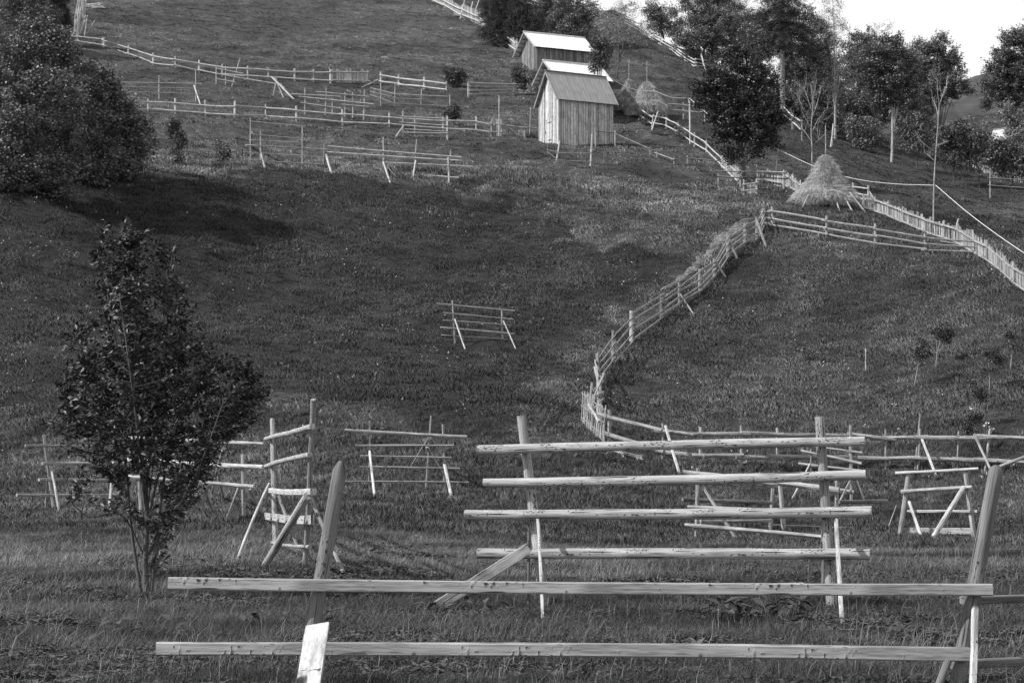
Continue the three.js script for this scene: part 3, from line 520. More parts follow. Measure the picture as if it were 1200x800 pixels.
// ---------------------------------------------------------------- fences of the upper meadow
fence({ name: 'rail_fence', label: 'two-rail fence with stubby white posts across the upper meadow', pm: M.pale, m: M.hewn, th: 1.8, rails: [0.68, 0.16], kind: 5,
  posts: [[128, 114, 129, 2], [136, 114, 129.5, 2.6], [173, 115, 130.5, 1.6], [205, 115, 133.5, 2.4], [240, 117, 136, 2], [275, 118, 137.5, 2.8], [311, 122, 138, 1.7], [347, 124, 141.5, 2.6], [401, 128, 147, 2.4], [456, 132, 148, 2], [519, 137, 153, 2], [558, 136, 155, 2], [577, 140, 158, 2]] });
fence({ name: 'plank_gate', label: 'short gate of upright planks beside a tall pole left of the shed', category: 'gate', m: M.mid, th: 1.6, rails: [0.75, 0.25], posts: [[576, 140, 160, 2], [588, 140, 160, 2]], pickets: { gap: 0.17, width: 0.15, high: 1 } });
fence({ name: 'rail_fence', label: 'single-rail fence passing in front of the nearest shed', m: M.mid, th: 1.6, rails: [0.85], posts: [[588, 143, 160, 2], [615, 148, 161, 2.4], [644, 150, 164, 1.5], [656, 149, 168, 2]], braces: [[589, 144, 611, 160, 1.3]] });
fence({ name: 'rail_fence', label: 'sagging wire-thin rails on two leaning stakes below the nearest shed', m: M.drk, th: 0.9, rails: [0.45, 0.15], posts: [[642, 169, 180, 1.2], [656, 165, 189, 2, 652, M.pale], [694, 157, 195, 2.2, 692, M.pale], [708, 178, 192, 1.2]], jitter: 0.1 });
fence({ name: 'rail_fence', label: 'single dark rail running downhill right of the nearest shed', m: M.drk, th: 1.5, rails: [0.8], pm: M.hewn, posts: [[698, 150, 172, 1.4], [721, 153, 171, 2.2], [762, 172, 182, 1.4]] });
fence({ name: 'rail_fence', label: 'long upper fence of slim posts climbing to the left edge', pm: M.pale, m: M.hewn, th: 1.6, rails: [0.75, 0.18],
  posts: [[62, 40, 47, 1.5], [90, 41, 49, 1.7], [121, 43.5, 55, 2.6], [150, 53, 64.5, 1.9], [179, 62, 75.5, 2.3], [205, 66, 79, 1.8], [233, 70, 85, 2.2], [260, 75, 90, 1.6], [290, 77, 92, 2], [314, 79, 93, 1.4], [345, 80, 95, 2.4], [367, 81, 96, 1.4], [387, 81, 97, 2.6]] });
fence({ name: 'plank_fence', label: 'weathered panel of upright planks set in the upper fence', category: 'fence', m: M.mid, th: 1.6, rails: [0.8, 0.2], posts: [[389, 81, 97, 2], [431, 82, 98, 2]], pickets: { gap: 0.2, width: 0.17, high: 0.98 } });
fence({ name: 'rail_fence', label: 'two-rail fence from the plank panel to the small bush', pm: M.pale, m: M.pale, th: 1.8, rails: [0.7, 0.2], posts: [[446, 84, 98, 2.4], [467, 87, 101, 1.8], [497, 90, 105, 2.6], [523, 95, 107, 1.2]], braces: [[443, 93, 427, 101, 1.8, M.pale]] });
fence({ name: 'rail_fence', label: 'four-rail fence panel between small bush and the sheds', m: M.hewn, th: 1.5, rails: [0.9, 0.65, 0.4, 0.15], posts: [[549, 96, 113, 3], [604, 97, 111, 2.2, 602, M.drk], [628, 99, 112, 2, 628, M.drk]] });
fence({ name: 'rail_fence', label: 'short fence stub at the wood edge, top left', m: M.hewn, th: 1.4, rails: [0.85, 0.6, 0.35], posts: [[64, 33, 45, 1.6], [83, 29, 47, 2.4]] });
fence({ name: 'picket_fence', label: 'white picket fence climbing the hill at top centre', m: M.pale, pm: M.pale, th: 1.6, rails: [0.75, 0.3], posts: [[507, -8, 2, 2], [521, -3, 9, 2], [541, 6, 21, 2], [562, 16, 28, 2], [572, 25, 37, 2], [590, 36, 50, 2], [606, 48, 62, 2]], pickets: { gap: 0.2, width: 0.15, high: 1.05 }, braces: [[546, -6, 539, 22, 1.2], [562, -2, 553, 24, 1.2], [554, 2, 549, 22, 1.2]] });
fence({ name: 'rail_fence', label: 'bright rail fence running down the skyline ridge', m: M.pale, pm: M.hewn, th: 1.7, rails: [0.85, 0.45, 0.1], posts: [[733, 19, 28, 1.6], [751, 27, 37, 1.6], [774, 42, 52, 1.6], [790, 52, 60, 1.6], [806, 63, 73, 1.6], [815, 68, 78, 1.8], [834, 71, 81, 1.8]], braces: [[822, 64, 827, 82, 2, M.pale]] });
fence({ name: 'rail_fence', label: 'two-rail pale fence descending from the sheds toward the big dark tree', m: M.pale, pm: M.hewn, th: 1.6, rails: [0.85, 0.3], posts: [[717, 114, 127, 1.6], [735, 119, 133, 1.8], [743, 119, 136, 2], [752, 125, 140, 2.2], [766, 134, 149, 1.8, 764, M.pale], [781, 137, 151, 2], [795, 143, 158, 1.6], [814, 155, 172, 2.2], [828, 164, 179, 2], [847, 182, 197, 2.6]], braces: [[771, 131, 764, 152, 1.8, M.pale]] });
fence({ name: 'rail_fence', label: 'thin two-rail fence in front of the twin stacks', m: M.mid, th: 1.3, rails: [0.8, 0.5], posts: [[760, 116, 136, 1.8], [774, 118, 138, 2.4], [801, 120, 140, 1.6], [826, 122, 143, 1.6]] });
fence({ name: 'rail_fence', label: 'low thin rail between stumps left of the big dark tree', m: M.mid, th: 1.3, rails: [0.7], posts: [[770, 177, 184, 2], [790, 184, 193, 1.4], [806, 182, 192, 2], [846, 187, 196, 2]] });

// ---------------------------------------------------------------- fences of the right-hand slope
fence({ name: 'rail_fence', label: 'four-rail fence winding down the slope beside the footpath', m: M.mid, pm: M.mid, th: 2.1, kind: 'square', rails: [0.88, 0.62, 0.36, 0.12], segs: 5, jitter: 0.08,
  posts: [[894, 244, 266, 2.6], [887, 254, 281, 3], [873, 262, 286, 3, 873, M.mid], [853, 273, 302, 3.4], [837, 303, 324, 3], [820, 315, 343, 3, 820, M.mid], [796, 331, 358, 3], [775, 344, 373, 3.4, 775, M.drk], [740, 364, 400, 4.6, 740, M.pale], [718.5, 387, 425, 3.4, 718.5, M.mid], [701, 413, 448, 3]],
  braces: [[887, 258, 898, 289, 3], [853, 276, 864, 303, 3], [838, 305, 850, 324, 3], [797, 344, 813, 368, 2, M.mid]] });
fence({ name: 'rail_fence', label: 'broken fence end of leaning boards above the slat gate', m: M.hewn, pm: M.hewn, th: 3, kind: 'square', rails: [0.85, 0.45, 0.2], jitter: 0.18, posts: [[699, 414, 448, 3, 703], [704, 440, 474, 3], [694, 448, 484, 3, 690]], braces: [[697, 430, 704, 460, 3], [708, 438, 683, 497, 3, M.hewn]] });
{                                                                   // hurdle gate of thin sticks
  const A = G(681, 497), B = G(708, 519), up = 1.32, t = thing('slat_gate', 'leaning hurdle gate of thin upright sticks at the foot of the path', 'gate', A);
  const n = 22, lean = V(0.1, 0, -0.12);
  for (let k = 0; k < n; k++) { const q = clampG(A.clone().lerp(B, k / (n - 1)), -0.04), top = q.clone().add(V(rr(-0.06, 0.1), up * rr(0.95, 1.06), -0.1)).add(lean.clone().multiplyScalar(rr(0.4, 1.4))); part(t, 'stick', timber(q, top, { w: rr(0.035, 0.06), kind: 5, segs: 3, bend: 0.012 }), picketTones[k % 3]); }
  for (const h of [0.25, 0.7, 1.15]) { const a = clampG(A, h * up / 1.3).add(V(0, 0, 0.07)), b = clampG(B, h * up / 1.3).add(V(0, 0, 0.07)); part(t, 'crossbar', timber(a, b, { w: 0.035, kind: 5, segs: 2 }), M.mid); }
  { const a = clampG(A.clone().lerp(B, 0.35), 0.95).add(V(0, 0, 0.13)), b = clampG(A.clone().lerp(B, 0.78), 0.62).add(V(0, 0, 0.13)); part(t, 'diagonal', timber(a, b, { w: 0.08, kind: 'square', segs: 1 }), M.pale); }
}
fence({ name: 'rail_fence', label: 'heavy two-rail log fence along the foot of the right slope', m: M.mid, pm: M.hewn, th: 5, kind: 7, segs: 6, rails: [0.8, 0.26], over: 0.5, jitter: 0.03,
  posts: [[714, 480, 519, 5], [777, 496, 540, 3, 777, M.mid], [821, 500, 547, 4.4], [869, 498, 547, 3.6], [911, 501, 547, 3.6], [997, 500, 549, 4], [1038, 503, 550, 2.4, 1038, M.mid], [1079, 502, 550, 3, 1076], [1124, 505, 550, 2.4, 1122, M.mid], [1161, 502, 552, 3.4, 1155], [1235, 505, 556, 3]],
  braces: [[780, 499, 797, 556, 3.6, M.pale], [1080, 512, 1097, 556, 3.2, M.pale], [1142, 508, 1165, 558, 3, M.pale]] });
fence({ name: 'rail_fence', label: 'three-rail fence along the top of the slope under the haystack', m: M.mid, pm: M.hewn, th: 2.3, rails: [0.78, 0.45, 0.14], jitter: 0.04, posts: [[895, 244, 265, 2.4], [905, 242, 266, 3], [969, 253, 278, 3], [1026, 262, 288, 3], [1084, 273, 296, 2.2], [1143, 279, 299, 2.2]] });
fence({ name: 'picket_fence', label: 'long pale picket fence running down to the right edge', m: M.hewn, pm: M.mid, th: 2.0, kind: 'square', rails: [0.76, 0.14], side: 1, jitter: 0.02, over: 0.08,
  posts: [[1012, 227, 246, 2], [1026, 230, 249, 2.4], [1042, 235, 254, 3], [1059, 242, 262, 2.6], [1076, 248, 269, 2.8], [1091, 254, 276, 3], [1107, 258, 281, 2.4], [1123, 262, 287, 3], [1145, 276, 300, 3.4], [1157, 281, 306, 2.6], [1174, 295, 319, 2.4], [1189, 307, 333, 3.4], [1208, 318, 347, 3], [1232, 335, 367, 3]],
  pickets: { gap: 0.19, width: 0.13, high: 0.94 }, braces: [[1124, 256, 1116, 282, 2, M.pale]] });
fence({ name: 'picket_fence', label: 'short picket run beside the haystack, left of its base', m: M.hewn, pm: M.hewn, th: 2, kind: 'square', rails: [0.8, 0.2], posts: [[888, 199, 213, 2], [900, 198, 214, 2.2], [919, 199, 219, 3], [930, 206, 224, 2], [942, 214, 232, 2]], pickets: { gap: 0.2, width: 0.15, high: 0.95 } });
fence({ name: 'picket_fence', label: 'narrow picket run under the trunk of the big dark tree', m: M.pale, pm: M.hewn, th: 1.8, kind: 'square', rails: [0.8, 0.2], posts: [[847, 182, 197, 2.4], [857, 190, 206, 2], [866, 199, 215, 2]], pickets: { gap: 0.2, width: 0.14, high: 1 } });
fence({ name: 'rail_fence', label: 'dark three-rail fence at the trunk of the big dark tree', m: M.drk, pm: M.hewn, th: 1.8, rails: [0.9, 0.55], posts: [[842, 199, 216, 1.6], [868, 199, 219, 2], [919, 201, 222, 3]] });
fence({ name: 'plank_gate', label: 'small grey board gate between two stakes left of the haystack', category: 'gate', m: M.mid, pm: M.hewn, th: 1.8, rails: [0.7, 0.3], posts: [[872, 210, 230, 2.4], [887, 209, 229, 2.4]], pickets: { gap: 0.16, width: 0.16, high: 0.9 } });
fence({ name: 'pole_gate', label: 'open pole gate just right of the haystack', category: 'gate', m: M.pale, pm: M.pale, th: 1.7, rails: [0.85, 0.6, 0.35], posts: [[1000, 214, 240, 2], [1018, 217, 243, 2.6]], braces: [[1019, 224, 1034, 247, 1.8]] });
fence({ name: 'rail_fence', label: 'two pale rails crossing between the spruce and the bare tree', m: M.pale, pm: M.mid, th: 1.8, rails: [0.92, 0.55], posts: [[900, 112, 140, 2], [917, 122, 144, 1.6], [929, 132, 152, 2.2], [940, 140, 165, 1.6]] });
fence({ name: 'rail_fence', label: 'thin dark rails below the wood right of the pale-topped post', m: M.drk, pm: M.hewn, th: 1.2, rails: [0.8, 0.4], posts: [[977, 145, 170, 2.4, 975, M.pale], [1000, 148, 172, 1.4], [1025, 151, 172, 1.8], [1044, 153, 175, 1.4]] });
fence({ name: 'rail_fence', label: 'stake and thin wire rails on the right-hand field', m: M.mid, pm: M.mid, th: 0.9, rails: [0.72, 0.45], posts: [[1161, 198, 232, 2], [1235, 204, 236, 2]] });
fence({ name: 'picket_fence', label: 'ragged grey pickets under the bushes at the right edge', m: M.mid, pm: M.mid, th: 1.2, rails: [0.6], posts: [[1127, 183, 193, 2], [1150, 188, 199, 1.8], [1172, 196, 208, 1.8], [1188, 198, 212, 1.8], [1215, 202, 217, 1.8]], pickets: { gap: 0.32, width: 0.13, high: 0.95 } });

// ---------------------------------------------------------------- single stakes and poles
function stake(name, label, x0, y0, x1, y1, w, mat, group) { const g = G(x1, y1), a = P(x0, y0, -g.z); const t = thing(name, label, name.includes('pole') ? 'pole' : 'stake', g, group); part(t, 'shaft', timber(sink(a, g, 0.3), a, { w: wm(w, -g.z), kind: 7, segs: 4, taper: 0.8 }), mat); const c = timber(a.clone().add(V(0, -0.12, 0)), a.clone().add(V(0, 0.02, 0)), { w: wm(w, -g.z) * 1.12, kind: 7, segs: 1 }); part(t, 'cap', c, mat); return a; }
stake('tall_pole', 'tall thin pole rising from the plank gate', 585, 112, 585, 160, 2.2, M.hewn);
stake('tall_pole', 'thin pole left of the nearest shed gable', 622, 126, 621, 158, 1.8, M.hewn);
const pole1 = stake('cable_pole', 'pale cable pole in front of the big dark tree', 808, 115, 809, 168, 2.4, M.pale);
const pole2 = stake('cable_pole', 'slanting thin cable pole behind the picket run', 912, 175, 908, 214, 1.7, M.hewn);
stake('tall_pole', 'tall thin pole at the log fence behind the trestle', 1079, 485, 1073, 549, 2.6, M.mid);
stake('survey_stake', 'white stake alone on the right-hand slope', 1015, 409, 1015, 434, 1.8, M.pale);
stake('tall_pole', 'short white-topped post between bare tree and wood', 977, 146, 974, 172, 2.2, M.pale);

// ---------------------------------------------------------------- haystacks
const hayMat = std(0.5, { map: texTurf, roughness: 1 }), hayMat2 = std(0.5);
function haystack(label, px, py, hPx, wPx, polePx, legs, bulge) {
  const at = G(px, py), k = ppm(-at.z), h = hPx / k, r = wPx / 2 / k, t = thing('haystack', label, 'haystack', at, legs ? undefined : 'haystacks');
  const prof = (q) => r * (q < bulge ? 0.93 + 0.07 * Math.sin(q / bulge * 1.57) : Math.max(0.03, 1 - ((q - bulge) / (1 - bulge)) ** 0.95 * 0.93));
  const pos = [], uv = [], idx = [], N = 40, Q = 26, lo = 0;
  for (let i = 0; i <= Q; i++) for (let j = 0; j <= N; j++) { const q = lo + (1 - lo) * i / Q, a = j / N * 6.2832, e = prof(q) * (0.8 + 0.42 * fbm(Math.cos(a) * 2 + 5, Math.sin(a) * 2 + q * 5, 3)); pos.push(Math.cos(a) * e, q * h - (i ? 0 : 0.05), Math.sin(a) * e); uv.push(j / N * 2, q * h * 0.4); }
  for (let i = 0; i < Q; i++) for (let j = 0; j < N; j++) { const A = i * (N + 1) + j, B = A + N + 1; idx.push(A, B, A + 1, A + 1, B, B + 1); }
  const g = new THREE.BufferGeometry(); g.setAttribute('position', new THREE.Float32BufferAttribute(pos, 3)); g.setAttribute('uv', new THREE.Float32BufferAttribute(uv, 2)); g.setIndex(idx); g.computeVertexNormals();
  const m = shade(new THREE.Mesh(g, hayMat)); m.name = 'hay_body'; t.add(m);
  const n = Math.round(legs ? 7000 : 2600), straw = shade(new THREE.InstancedMesh(tuft(6, 0.4, 0.07, 0.011, 0.4, false), hayMat2, n)), c = new THREE.Color();
  for (let i = 0; i < n; i++) { const q = lo + (1 - lo) * rnd() ** 1.3, a = rnd() * 6.2832, e = prof(q) * (0.84 + 0.38 * fbm(Math.cos(a) * 2 + 5, Math.sin(a) * 2 + q * 5, 3)); dummy.position.set(Math.cos(a) * e, q * h, Math.sin(a) * e); dummy.rotation.set(0, -a + rr(-0.5, 0.5), -rr(1.8, 2.8), 'XYZ'); dummy.scale.setScalar(rnd() < 0.12 ? rr(1, 1.4) : rr(0.5, 1)); dummy.updateMatrix(); straw.setMatrixAt(i, dummy.matrix); const v = rr(0.3, 1.2) * (0.6 + 0.8 * fbm(a * 2, q * 9, 2)); straw.setColorAt(i, c.setRGB(v, v, v)); }
  straw.name = 'loose_hay'; straw.userData.kind = 'stuff'; t.add(straw);
  part(t, 'centre_pole', timber(at.clone(), at.clone().add(V(0.05, polePx / k, 0)), { w: 0.09, kind: 6, segs: 4, taper: 0.7 }), M.mid);
  if (legs) for (const [x0, y0, x1, y1] of legs) { const f = G(x1, y1), a = P(x0, y0, -at.z - r * 0.8); part(t, 'prop', timber(sink(a, f, 0.05), a, { w: 0.09, kind: 6, segs: 2 }), M.hewn); }
}
haystack('big haystack on props at the top of the slope, beside the picket fence', 968, 243, 62, 76, 98, [[948, 228, 941, 242], [962, 231, 962, 243], [981, 236, 984, 246], [991, 232, 999, 247], [996, 225, 1014, 248]], 0.12);
haystack('left of the two hazy haystacks behind the sheds', 737, 130, 38, 34, 62, null, 0.3);
haystack('right of the two hazy haystacks behind the sheds', 758, 136, 41, 42, 66, null, 0.3);

// ---------------------------------------------------------------- cables
const cableMat = std(0.8, { roughness: 0.6 });
function cable(label, pts, r = 0.016) { const t = thing('cable', label, 'cable', pts[0], 'cables along the fence line'); part(t, 'strand', tube(pts, r, r, 5, 8), cableMat); return t; }
const shedTop = P(699, 77, 137);
cable('cable sagging from the sheds to the pale cable pole', [shedTop, P(714, 90, 139), P(735, 102, 141), P(752, 106.5, 142), P(768, 107, 143), P(785, 113.5, 143), pole1.clone()]);
cable('cable from the pale pole passing behind the big dark tree', [pole1.clone(), pole1.clone().lerp(pole2, 0.3).add(V(0, -0.45, 0)), pole1.clone().lerp(pole2, 0.6).add(V(0, -0.45, 0)), pole2.clone()]);
const bareFoot = G(1094, 262), bareTie = P(1097, 217, -bareFoot.z);
cable('cable passing behind the haystack to the bare white trunk', [pole2.clone(), pole2.clone().lerp(bareTie, 0.25).add(V(0, -0.55, 0)), pole2.clone().lerp(bareTie, 0.5).add(V(0, -0.75, 0)), pole2.clone().lerp(bareTie, 0.75).add(V(0, -0.5, 0)), bareTie]);
{ const end = P(1275, 340, 84); cable('cable dropping from the bare white trunk to the right edge', [bareTie, bareTie.clone().lerp(end, 0.3).add(V(0, -0.3, 0)), bareTie.clone().lerp(end, 0.65).add(V(0, -0.32, 0)), end]);
  const f = clampG(end); const t = thing('cable_pole', 'cable pole standing beyond the right edge', 'pole', f); part(t, 'shaft', timber(f.clone().add(V(0, -0.3, 0)), end.clone().add(V(0, 0.1, 0)), { w: 0.12, kind: 7, segs: 3 }), M.hewn); part(t, 'cap', timber(end.clone(), end.clone().add(V(0, 0.14, 0)), { w: 0.14, kind: 7, segs: 1 }), M.hewn); }

// ---------------------------------------------------------------- trees
const leafDark = std(0.03, { roughness: 0.52 }), leafFar = std(0.075, { roughness: 0.5 }), leafEdge = std(0.1, { roughness: 0.5 }), leafMid = std(0.13, { roughness: 0.6 }), leafPale = std(0.2, { roughness: 0.7 }), needle = std(0.05, { roughness: 0.7 });
const nearTwig = clump(13, 0.14, 0.078, 0.036, 0.9, 0.3), sprayClump = clump(26, 0.34, 0.3, 0.04, 0.35, 0.35), bushClump = clump(14, 0.26, 0.14, 0.08, 0.8);
function spray(n, len, L, W) {                                      // leaves along a twig that lies on x
  const gs = []; for (let i = 0; i < n; i++) { const g = leafGeo(L * rr(0.7, 1.2), W * rr(0.7, 1.2)); g.rotateX(rr(-1.3, 1.3)); g.rotateY(rr(-1.5, 1.5)); g.rotateZ(rr(-0.7, 0.5)); const q = i / n; g.translate(len * q + rr(-0.05, 0.05), rr(-1, 1) * len * 0.16 - 0.12 * len * q * q, rr(-1, 1) * len * 0.2); gs.push(g); }
  const g = mergeGeometries(gs); g.computeVertexNormals(); return g;
}
const farSpray = spray(20, 0.75, 0.15, 0.09), wispSpray = spray(12, 0.8, 0.12, 0.06);
function crown(t, blobs, at, clumpGeo, mat, k, spread, size, gap = 0.3, shell = 0.5, puffs = 0) {
  const list = [];
  for (const [px, py, r, off = 0] of blobs) {
    const d = -at.z - off, rm = wm(r, d), c = P(px, py, d).sub(at);
    const balls = [];
    if (puffs) for (let i = 0; i < puffs; i++) { const a = rnd() * 6.2832, cz = rr(-0.9, 1), s = Math.sqrt(1 - cz * cz), q = rm * (rnd() < 0.2 ? rr(1, 1.45) : rr(0.4, 1.02)); balls.push([c.x + Math.cos(a) * s * q, c.y + cz * q * 0.95, c.z + Math.sin(a) * s * q, rm * rr(0.16, 0.44)]); } else balls.push([c.x, c.y, c.z, rm]);
    for (const [bx, by, bz, br] of balls) {
      const n = Math.max(5, Math.round(k * br * br));
      for (let i = 0; i < n; i++) {
        const a = rnd() * 6.2832, cz = rr(-1, 1), s = Math.sqrt(1 - cz * cz), q = br * (shell + (1 - shell) * Math.sqrt(rnd())) * (puffs ? rr(0.5, 1.15) : 0.62 + 0.8 * noise(Math.cos(a) * s * 2.6 + px, cz * 2.6 + py + Math.sin(a))) * (rnd() < 0.06 ? 1.35 : 1);
        const x = bx + Math.cos(a) * s * q, y = by + cz * q * (puffs ? 0.7 : 0.95), z = bz + Math.sin(a) * s * q * spread;
        if (noise(x * 1.1 / size + 40 + z * 0.7, y * 1.1 / size) * 0.75 + 0.25 * rnd() < gap) continue;
        list.push([x, y, z, Math.atan2(-(z - bz) - (bz - c.z) * 0.6, x - bx + (bx - c.x) * 0.6)]);
      }
    }
  }
  const o = shade(new THREE.InstancedMesh(clumpGeo, mat, list.length)), c = new THREE.Color();
  list.forEach(([x, y, z, yaw], i) => { dummy.position.set(x, y, z); if (puffs) dummy.rotation.set(rr(-0.5, 0.5), yaw + rr(-0.7, 0.7), rr(-0.5, 0.9), 'YZX'); else dummy.rotation.set(rr(-0.7, 0.7), rnd() * 6.28, rr(-0.7, 0.7), 'XYZ'); dummy.scale.setScalar(size * rr(0.6, 1.3)); dummy.updateMatrix(); o.setMatrixAt(i, dummy.matrix); const v = rr(0.6, 1.45); o.setColorAt(i, c.setRGB(v, v, v)); });
  o.name = 'crown'; o.userData.kind = 'stuff'; t.add(o); return o;
}
function tree({ name = 'leafy_tree', label, category = 'tree', group, base, blobs, k = 60, mat = leafMid, geo = farSpray, size = 1, bark = M.bark, w = 4, d: dd, spread = 1, gap, depthJitter = 0.5, nb = 6, shell }) {
  const at = dd ? clampG(P(base[0], base[1], dd)) : G(...base), d = -at.z, t = thing(name, label, category, at, group);
  const bl = blobs.map(([x, y, r, o]) => [x, y, r, o ?? rr(-1, 1) * depthJitter * wm(r, d)]);
  const cs = bl.map(([x, y, r, o]) => P(x, y, d - o)), topY = Math.max(...cs.map((c) => c.y)), lowY = Math.min(...cs.map((c) => c.y));
  const tip = cs.reduce((a, c) => (c.y > a.y ? c : a), cs[0]), mid = V(0, 0, 0); cs.forEach((c) => mid.addScaledVector(c, 1 / cs.length));
  const fork = at.clone().lerp(mid, 0.45), gs = [tube([at.clone().add(V(0, -0.2, 0)), at.clone().lerp(fork, 0.5).add(V(rr(-0.05, 0.05), 0, 0)), fork, fork.clone().lerp(tip, 0.5), tip], wm(w, d) / 2, 0.02, 7)];
  cs.slice().sort(() => rnd() - 0.5).slice(0, nb).forEach((c) => gs.push(tube([at.clone().lerp(fork, rr(0.6, 1)), fork.clone().lerp(c, 0.5).add(V(0, 0.12 * (topY - lowY) * 0.3, 0)), c], wm(w, d) * 0.22, 0.012, 5)));
  part(t, 'trunk', mergeGeometries(gs), bark);
  crown(t, bl, at, geo, mat, k, spread, size, geo === farSpray || geo === wispSpray ? Math.min(gap ?? 0.2, 0.3) : geo === bushClump ? 0.24 : gap, shell, geo === farSpray ? 22 : geo === wispSpray ? 12 : 0); return t;
}
// the young tree in front: stems, then twigs that reach for points of the crown's volume, leaves along every twig
{
  const at = G(172, 701), d = -at.z, t = thing('young_tree', 'dark young leafy tree with several stems in the left foreground', 'tree', at);
  const raw = [[140, 285, 28], [165, 288, 24], [192, 300, 18], [132, 322, 30], [165, 335, 34], [203, 340, 16], [213, 366, 18], [147, 385, 44], [195, 398, 40], [236, 408, 18], [84, 396, 11], [95, 428, 24], [112, 456, 38], [160, 446, 52], [215, 446, 42], [262, 436, 30], [292, 452, 26], [93, 488, 30], [150, 505, 42], [212, 500, 40], [256, 482, 32], [286, 478, 18], [118, 536, 24], [168, 546, 24], [226, 546, 22], [207, 588, 22], [158, 598, 12], [190, 630, 18], [92, 580, 9], [135, 583, 11], [72, 470, 14], [196, 560, 22], [240, 520, 20], [70, 520, 10], [108, 300, 10], [120, 268, 7], [150, 262, 7], [60, 500, 8], [308, 462, 12], [290, 420, 8], [232, 578, 14], [250, 548, 14], [276, 512, 16], [176, 604, 13], [186, 656, 9], [300, 490, 12], [130, 560, 14], [205, 610, 14]];
  const nodes = [], stem = (pts, r, nm) => { const w = pts.map(([x, y, o = 0]) => P(x, y, d - o)); w[0].y -= 0.1; part(t, nm, tube(w, wm(r, d), 0.006, 8), M.bark); const c = new THREE.CatmullRomCurve3(w); for (let k = 6; k <= 40; k++) nodes.push(c.getPoint(k / 40)); };
  stem([[172, 701], [170, 660], [172, 600], [166, 520], [160, 400], [150, 275]], 4, 'trunk');
  for (const [pts, r] of [[[[176, 700], [182, 640], [192, 560, 0.2], [205, 470, 0.3], [208, 345, 0.3]], 2.6], [[[166, 694], [152, 610], [146, 540, 0.2], [118, 450, 0.3], [86, 396, 0.4]], 2.2], [[[174, 640], [206, 590, -0.2], [246, 520, -0.3], [296, 450, -0.3]], 1.8], [[[170, 610], [196, 520, 0.3], [232, 440, 0.5], [246, 402, 0.5]], 1.7], [[[168, 620], [140, 560, -0.3], [100, 500, -0.5], [72, 462, -0.5]], 1.6], [[[176, 655], [200, 610, 0.4], [232, 550, 0.7], [262, 470, 0.9]], 1.6], [[[168, 565], [150, 480, -0.3], [132, 380, -0.4], [118, 275, -0.3]], 1.6], [[[168, 640], [140, 602, 0.2], [104, 606, 0.3], [84, 590, 0.4]], 1], [[[171, 550], [186, 460, -0.4], [196, 380, -0.5], [192, 295, -0.4]], 1.6], [[[170, 580], [160, 500, 0.7], [150, 420, 0.9], [140, 350, 0.8]], 1.5], [[[172, 590], [180, 510, -0.7], [170, 430, -0.9], [165, 360, -0.7]], 1.5]]) stem(pts, r, 'branch');
  const twigs = [], leaves = [], q4 = new THREE.Quaternion(), X = V(1, 0, 0);
  for (const [px, py, r] of raw) {
    const n = Math.max(4, Math.round(r * r * 0.043)), deep = 0.95 * Math.sqrt(Math.max(0.08, 1 - (Math.abs(px - 180) / 150) ** 2)) * Math.min(1, 0.35 + (py - 250) / 250);
    for (let i = 0; i < n; i++) {
      const a = rnd() * 6.283, q = Math.sqrt(rnd()) * r * rr(0.6, 1.4), e = P(px + Math.cos(a) * q, py + Math.sin(a) * q * 0.95, d - rr(-1, 1) * deep);
      let best = nodes[0], bd = 1e9; for (const m of nodes) { const v = m.distanceTo(e) + (m.y > e.y - 0.1 ? 1.2 * (m.y - e.y + 0.1) : 0); if (v < bd) { bd = v; best = m; } }
      const mid = best.clone().lerp(e, 0.5); mid.y -= 0.04 * best.distanceTo(e); mid.x += rr(-0.04, 0.04);
      twigs.push(tube([best, mid, e], 0.006, 0.002, 4, 2));
      const c = new THREE.QuadraticBezierCurve3(best, mid, e), L = best.distanceTo(e), from = Math.max(0.15, 1 - 0.5 / Math.max(0.2, L)), cnt = Math.round(rr(12, 22));
      for (let k = 0; k < cnt; k++) {
        const s = from + (1 - from) * (k + rnd()) / cnt, p = c.getPoint(Math.min(1, s)), dir = e.clone().sub(mid).normalize().multiplyScalar(0.7).add(V(rr(-1, 1), rr(-0.9, 0.6), rr(-1, 1))).normalize();
        const g = leafGeo(rr(0.055, 0.1), rr(0.026, 0.045)); g.rotateX(rr(-1.2, 1.2)); g.applyQuaternion(q4.setFromUnitVectors(X, dir)); g.translate(p.x + dir.x * 0.015, p.y + dir.y * 0.015, p.z + dir.z * 0.015); leaves.push(g);
      }
    }
  }
  part(t, 'twigs', mergeGeometries(twigs), M.bark).userData.kind = 'stuff';
  const lg = mergeGeometries(leaves); lg.computeVertexNormals(); part(t, 'crown', lg, leafDark).userData.kind = 'stuff';
}
tree({ name: 'young_tree', label: 'leafy branches reaching in at the left edge, level with the racks', base: [-70, 690], blobs: [[-18, 545, 22], [-14, 580, 14], [-40, 500, 40], [-60, 560, 50], [-70, 420, 60], [-12, 600, 8]], geo: nearTwig, mat: leafDark, k: 501, w: 14, gap: 0.44, nb: 5, shell: 0.25 });
const wg = 'trees of the wood edge at left';
tree({ label: 'broad leafy tree filling the left edge above the meadow', group: wg, base: [25, 224], blobs: [[15, 58, 32], [50, 66, 26], [78, 62, 10], [70, 44, 9], [40, 36, 9], [95, 82, 9], [15, 105, 42], [55, 108, 38], [30, 155, 46], [70, 155, 34], [0, 185, 40], [40, 192, 34], [15, 205, 22], [62, 206, 20]], k: 84, w: 9, mat: leafEdge, gap: 0.3, nb: 5 });
